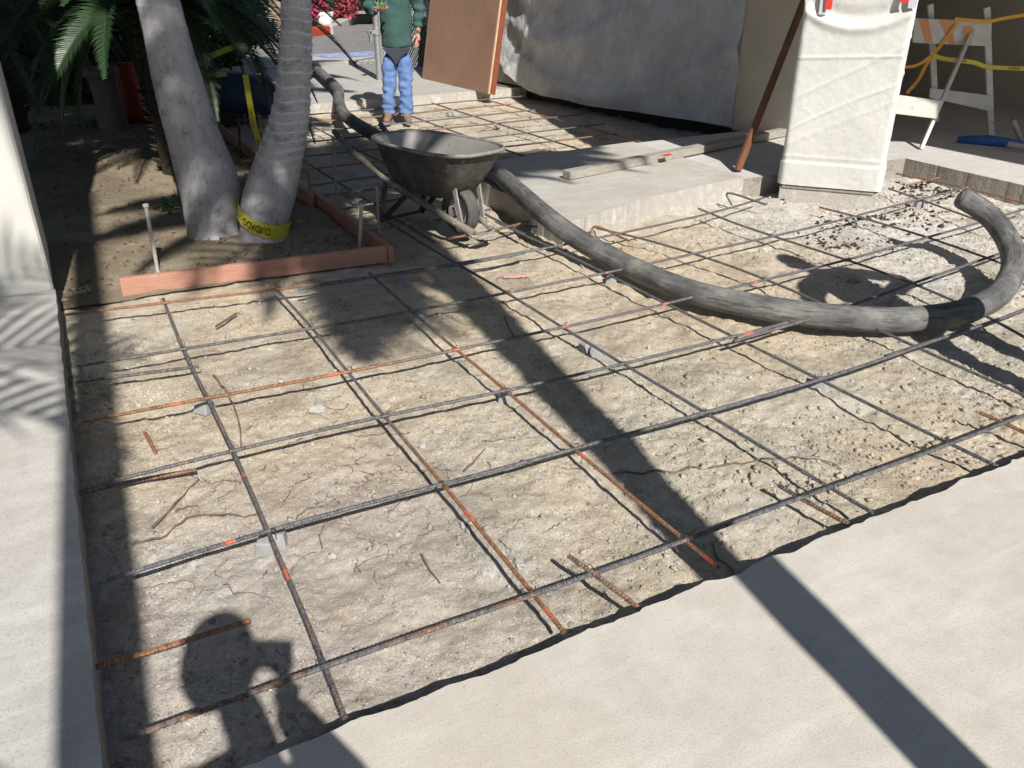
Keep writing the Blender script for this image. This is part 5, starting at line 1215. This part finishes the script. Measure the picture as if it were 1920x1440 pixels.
def head(parent, c, face, mat, hairmat, s=1.):
    f = Vector(face).normalized(); r = f.cross(Vector((0, 0, 1))).normalized(); c = Vector(c)
    bm = bmesh.new(); bmesh.ops.create_uvsphere(bm, u_segments=32, v_segments=24, radius=1); 
    for v in bm.verts:
        x, y, z = v.co; w = .078*(1-.22*max(0, -z)); dd = .098*(1-.10*max(0, -z)); q = Vector((x*w, y*dd, z*.118))
        if y > .4:                                                     # face side is +y: brow, nose, mouth, chin
            q.y += .020*math.exp(-((x/.16)**2))*math.exp(-(((z+.12)/.22)**2)); q.y -= .010*math.exp(-(((abs(x)-.38)/.2)**2))*math.exp(-(((z-.05)/.14)**2)); q.y += .006*math.exp(-((x/.35)**2))*math.exp(-(((z+.48)/.09)**2)); q.y += .008*math.exp(-((x/.4)**2))*math.exp(-(((z+.82)/.15)**2))
        v.co = (r*q.x+f*q.y+Vector((0, 0, q.z)))*s+c
    me = bpy.data.meshes.new('head'); bm.to_mesh(me); bm.free(); me.polygons.foreach_set('use_smooth', [True]*len(me.polygons)); link('head', me, mat, parent)
    for sx in (-1, 1):
        b = MB(); e = c+(r*sx*.030+f*.086+Vector((0, 0, .006)))*s; b.tube([e-f*.004, e+f*.006], [.011*s, .007*s], 10); b.build('eye', MT['ink'], parent)
        b = MB(); e = c+(r*sx*.078+Vector((0, 0, -.005)))*s; b.tube([e-Vector((0, 0, .03*s)), e, e+Vector((0, 0, .03*s))], [.006*s, .013*s, .008*s], 8); b.build('ear', mat, parent)
    bm = bmesh.new(); bmesh.ops.create_uvsphere(bm, u_segments=28, v_segments=18, radius=1); kill = []
    for v in bm.verts:
        x, y, z = v.co; q = Vector((x*.085, y*.104-.008, z*.122+.006)); v.co = (r*q.x+f*q.y+Vector((0, 0, q.z)))*s+c
        if (y > .25 and z < .45) or z < -.55: kill.append(v)
    bmesh.ops.delete(bm, geom=kill, context='VERTS'); me = bpy.data.meshes.new('hair'); bm.to_mesh(me); bm.free(); link('hair', me, hairmat, parent)
def boot(parent, ankle, toe, mat, sole, s=1.):
    a = Vector(ankle); t = Vector(toe); d = (t-a); d.z = 0; d.normalize(); z0 = 0
    V = [a+Vector((0, 0, .06)), a+Vector((0, 0, .0)), a-d*.03+Vector((0, 0, -.055)), a+d*.07+Vector((0, 0, -.045)), a+d*.15+Vector((0, 0, -.058)), a+d*.20+Vector((0, 0, -.065))]
    skinned('boot', V, [(0,1),(1,2),(1,3),(3,4),(4,5)], [(.05*s, .055*s), (.05*s, .05*s), (.042*s, .04*s), (.047*s, .038*s), (.048*s, .030*s), (.035*s, .022*s)], mat, parent, 2, root=1)
    b = MB(); q = d.cross(Vector((0, 0, 1)))*.045*s; h0 = a-d*.075; h1 = a+d*.235; zz = -.10
    poly = [h0-q*.8, a+d*.05-q*.85, a+d*.17-q*1.1, h1-q*.4, h1+q*.4, a+d*.17+q*1.1, a+d*.05+q*.85, h0+q*.8]; b.prism([(p.x, p.y) for p in poly], a.z-.105, a.z-.080); b.build('sole', sole, parent)

# the worker behind the wheelbarrow (facing the camera; head above the picture)
Pw0 = G(747,229,.03)
wk = empty('person', (Pw0.x+_r.x*.03, Pw0.y+_r.y*.03, .03), rz=-YAW, label='person in dark green sweater and blue jeans standing behind the wheelbarrow', cat='person')
# local: x = image right, y = away from camera, z = up
S_ = lambda x, y, z: (x, y, z)
def cloth_z(co): return .006*np.sin(co[:, 2]*75+3*fbm(co[:, 0]*9, co[:, 2]*4, 2, 4))*np.clip(1-np.abs(co[:, 2]-.16)/.10, 0, 1) + .007*np.sin(co[:, 2]*48+co[:, 0]*22+4*fbm(co[:, 0]*6, co[:, 2]*6, 2, 8))*np.clip(1-np.abs(co[:, 2]-.50)/.12, 0, 1)
skinned('jeans', [S_(.0,.02,.93), S_(0,.02,.84), S_(-.095,.02,.78), S_(-.115,.0,.50), S_(-.15,.02,.14), S_(-.15,.02,.085), S_(.095,.02,.78), S_(.085,.0,.50), S_(.075,.02,.14), S_(.075,.02,.085)],
        [(0,1),(1,2),(2,3),(3,4),(4,5),(1,6),(6,7),(7,8),(8,9)], [(.165,.12),(.165,.125),(.105,.115),(.082,.088),(.078,.09),(.082,.095),(.105,.115),(.082,.088),(.078,.09),(.082,.095)], MT['jeans'], wk, 3, root=1, post=wrinkle(.030, 16, 22, 7, cloth_z))
b = MB(); tp = [(-.165,.885),(.165,.885),(.13,.83),(.06,.79),(.015,.715),(-.01,.71),(-.06,.79),(-.13,.845)]; b.add([(x, -.118+.30*x*x*3, z) for x, z in tp]+[(x, -.09+.30*x*x*3, z) for x, z in tp], [tuple(range(8)), tuple(range(8, 16))[::-1]]+[(k, k+8, (k+1) % 8+8, (k+1) % 8) for k in range(8)]); b.build('hem_vee', MT['tee'], wk)  # dark V-shaped piece below the sweater hem
swe = lambda co: .010*np.sin(co[:, 2]*60+co[:, 0]*14+3*fbm(co[:, 0]*5, co[:, 2]*5, 2, 3))*np.clip((np.abs(co[:, 0])-.20)/.06, 0, 1) + .008*np.sin(co[:, 0]*26+2*co[:, 2])*np.clip(1.2-(co[:, 2]-.9)*1.5, 0, 1)
skinned('sweater', [S_(0,.02,.86), S_(0,.02,1.08), S_(0,.02,1.36), S_(0,.03,1.56), S_(0,.03,1.62), S_(-.21,.03,1.54), S_(-.335,.02,1.31), S_(-.20,-.20,1.30), S_(.21,.03,1.54), S_(.30,.03,1.32), S_(.275,-.03,1.10)],
        [(0,1),(1,2),(2,3),(3,4),(3,5),(5,6),(6,7),(3,8),(8,9),(9,10)], [(.205,.135),(.205,.14),(.205,.14),(.16,.12),(.09,.09),(.095,.095),(.080,.078),(.058,.055),(.095,.095),(.082,.08),(.060,.058)], MT['sweater'], wk, 3, root=1, post=wrinkle(.022, 7, 9, 17, swe))
skinned('body', [S_(0,.02,1.0), S_(0,.03,1.5), S_(0,.02,1.66), S_(-.2,.03,1.52), S_(-.32,.02,1.31), S_(-.17,-.245,1.315), S_(.2,.03,1.52), S_(.295,.03,1.32), S_(.268,-.045,1.06)],
        [(0,1),(1,2),(1,3),(3,4),(4,5),(1,6),(6,7),(7,8)], [.11,.11,.055,.06,.045,.028,.06,.045,.028], MT['skin'], wk, 2, root=1)
hand(wk, S_(-.165,-.25,1.315), (.55, -.75, .08), (0.1, .0, 1), MT['skin'], .45, 1.15)
hand(wk, S_(.268,-.05,1.05), (-.08, -.12, -1), (-.75, .2, .1), MT['skin'], .25, 1.15)
head(wk, (0, -.02, 1.76), (0, -1, -.15), MT['skin'], MT['hair'])
boot(wk, S_(-.15,.02,.105), S_(-.17,-.2,.1), MT['boot'], MT['sole'], 1.05); boot(wk, S_(.075,.02,.105), S_(.12,-.2,.1), MT['boot'], MT['sole'], 1.05)
b = MB(); r_ = random.Random(2)
hp_ = Vector((Pw0.x, Pw0.y, .03))+_r*(-.06)-FH*.29+Vector((0, 0, 1.175))
for i in range(16):
    q = hp_+Vector((r_.gauss(0, .018), r_.gauss(0, .018), r_.uniform(0, .03))); b.tube([q, q+Vector((r_.uniform(-.03, .03), r_.uniform(-.03, .03), r_.uniform(.005, .04)))], [.006, .003], 5)
wk.scale = (.87, .87, .87)
tag(b.build('plant_scraps', MT['weed']), 'green and yellow plant scraps held in the worker\'s raised palm', 'scraps')

def figure(label, base, face, H, arms, outfit, legs_apart=.14, hd=(0, .02, .935), hs_=1., uphand=False):
    root = empty('person', base, label=label, cat='person'); f = Vector(face).normalized(); r = f.cross(Vector((0, 0, 1))).normalized()
    def Lc(x, y, z): return r*x+f*y+Vector((0, 0, z*H))
    top, bot = outfit; la = legs_apart
    skinned('trousers', [Lc(0,0,.55), Lc(0,0,.50), Lc(-la*.7,0,.45), Lc(-la,0.02,.27), Lc(-la,0,.06), Lc(la*.7,0,.45), Lc(la,0.02,.27), Lc(la,0,.06)], [(0,1),(1,2),(2,3),(3,4),(1,5),(5,6),(6,7)], [(.15,.11),(.15,.11),(.09,.09),(.065,.065),(.06,.06),(.09,.09),(.065,.065),(.06,.06)], bot, root, 2, root=1)
    V = [Lc(0,0,.53), Lc(0,0,.66), Lc(0,0,.80), Lc(0,0,.85)]; E = [(0,1),(1,2),(2,3)]; R = [(.16,.115),(.165,.12),(.14,.10),(.07,.07)]
    for s, (el, wr) in zip((-1, 1), arms):
        k = len(V); V += [Lc(s*.18,0,.80), Lc(*el), Lc(*wr)]; E += [(2, k), (k, k+1), (k+1, k+2)]; R += [(.070,.070),(.056,.056),(.046,.046)]
    skinned('shirt', V, E, R, top, root, 2, root=1)
    skinned('body', [Lc(0,0,.7), Lc(hd[0]*.2,hd[1]*.2,.84), Lc(hd[0]*.8,hd[1]*.8,hd[2]-.045)], [(0,1),(1,2)], [.08, .06, .055], MT['skin'], root, 2)
    for s, (el, wr) in zip((-1, 1), arms): hand(root, Lc(*wr), (Vector((0, 0, 1)) if (uphand and s > 0) else Lc(*wr)-Lc(*el)), -r*s, MT['skin'], .5)
    head(root, Lc(*hd), f, MT['skin'], MT['hair'], hs_)
    for s in (-1, 1): boot(root, Lc(s*la, 0, .058), Lc(s*la, .2, .05), MT['boot'], MT['sole'])
    return root, Lc
# photographer: phone held up in front of the face; the camera looks from the phone
fd = Vector((math.sin(YAW), math.cos(YAW), 0)); base = Vector((-.09, -.24, .11))
H_ = 1.66
ph, Lc = figure('person taking the photo, standing on the near slab, whose shadow falls in the pit', base, fd, H_, (((-.27, .0, .62), (-.26, .10, .49)), ((-.03, .38, .66), (.0, .185, .825))), (MT['tee'], MT['tee']), hd=(-.12, .08, .985), hs_=1.15, uphand=True)
ph_o = Vector((0, 0, CAMH))-fd*.05
b = MB(); b.box((-.012, 0, -.012), (.155, .009, .078)); o = b.build('phone', MT['black'], bevel=.003); o.location = ph_o-Vector((0, 0, 0)); o.rotation_euler = (-PITCH, 0, -YAW); tag(o, 'black smartphone held up by the person taking the photo', 'phone')
figure('person standing outside the photo at right whose shadow crosses the hose', Vector((3.60, 1.56, .0)), Vector((-.15, 1, 0)), 1.86, (((-.42, .0, .66), (-.20, .12, .56)), ((.42, .0, .66), (.20, .12, .56))), (MT['sweater'], MT['jeans']), .15)
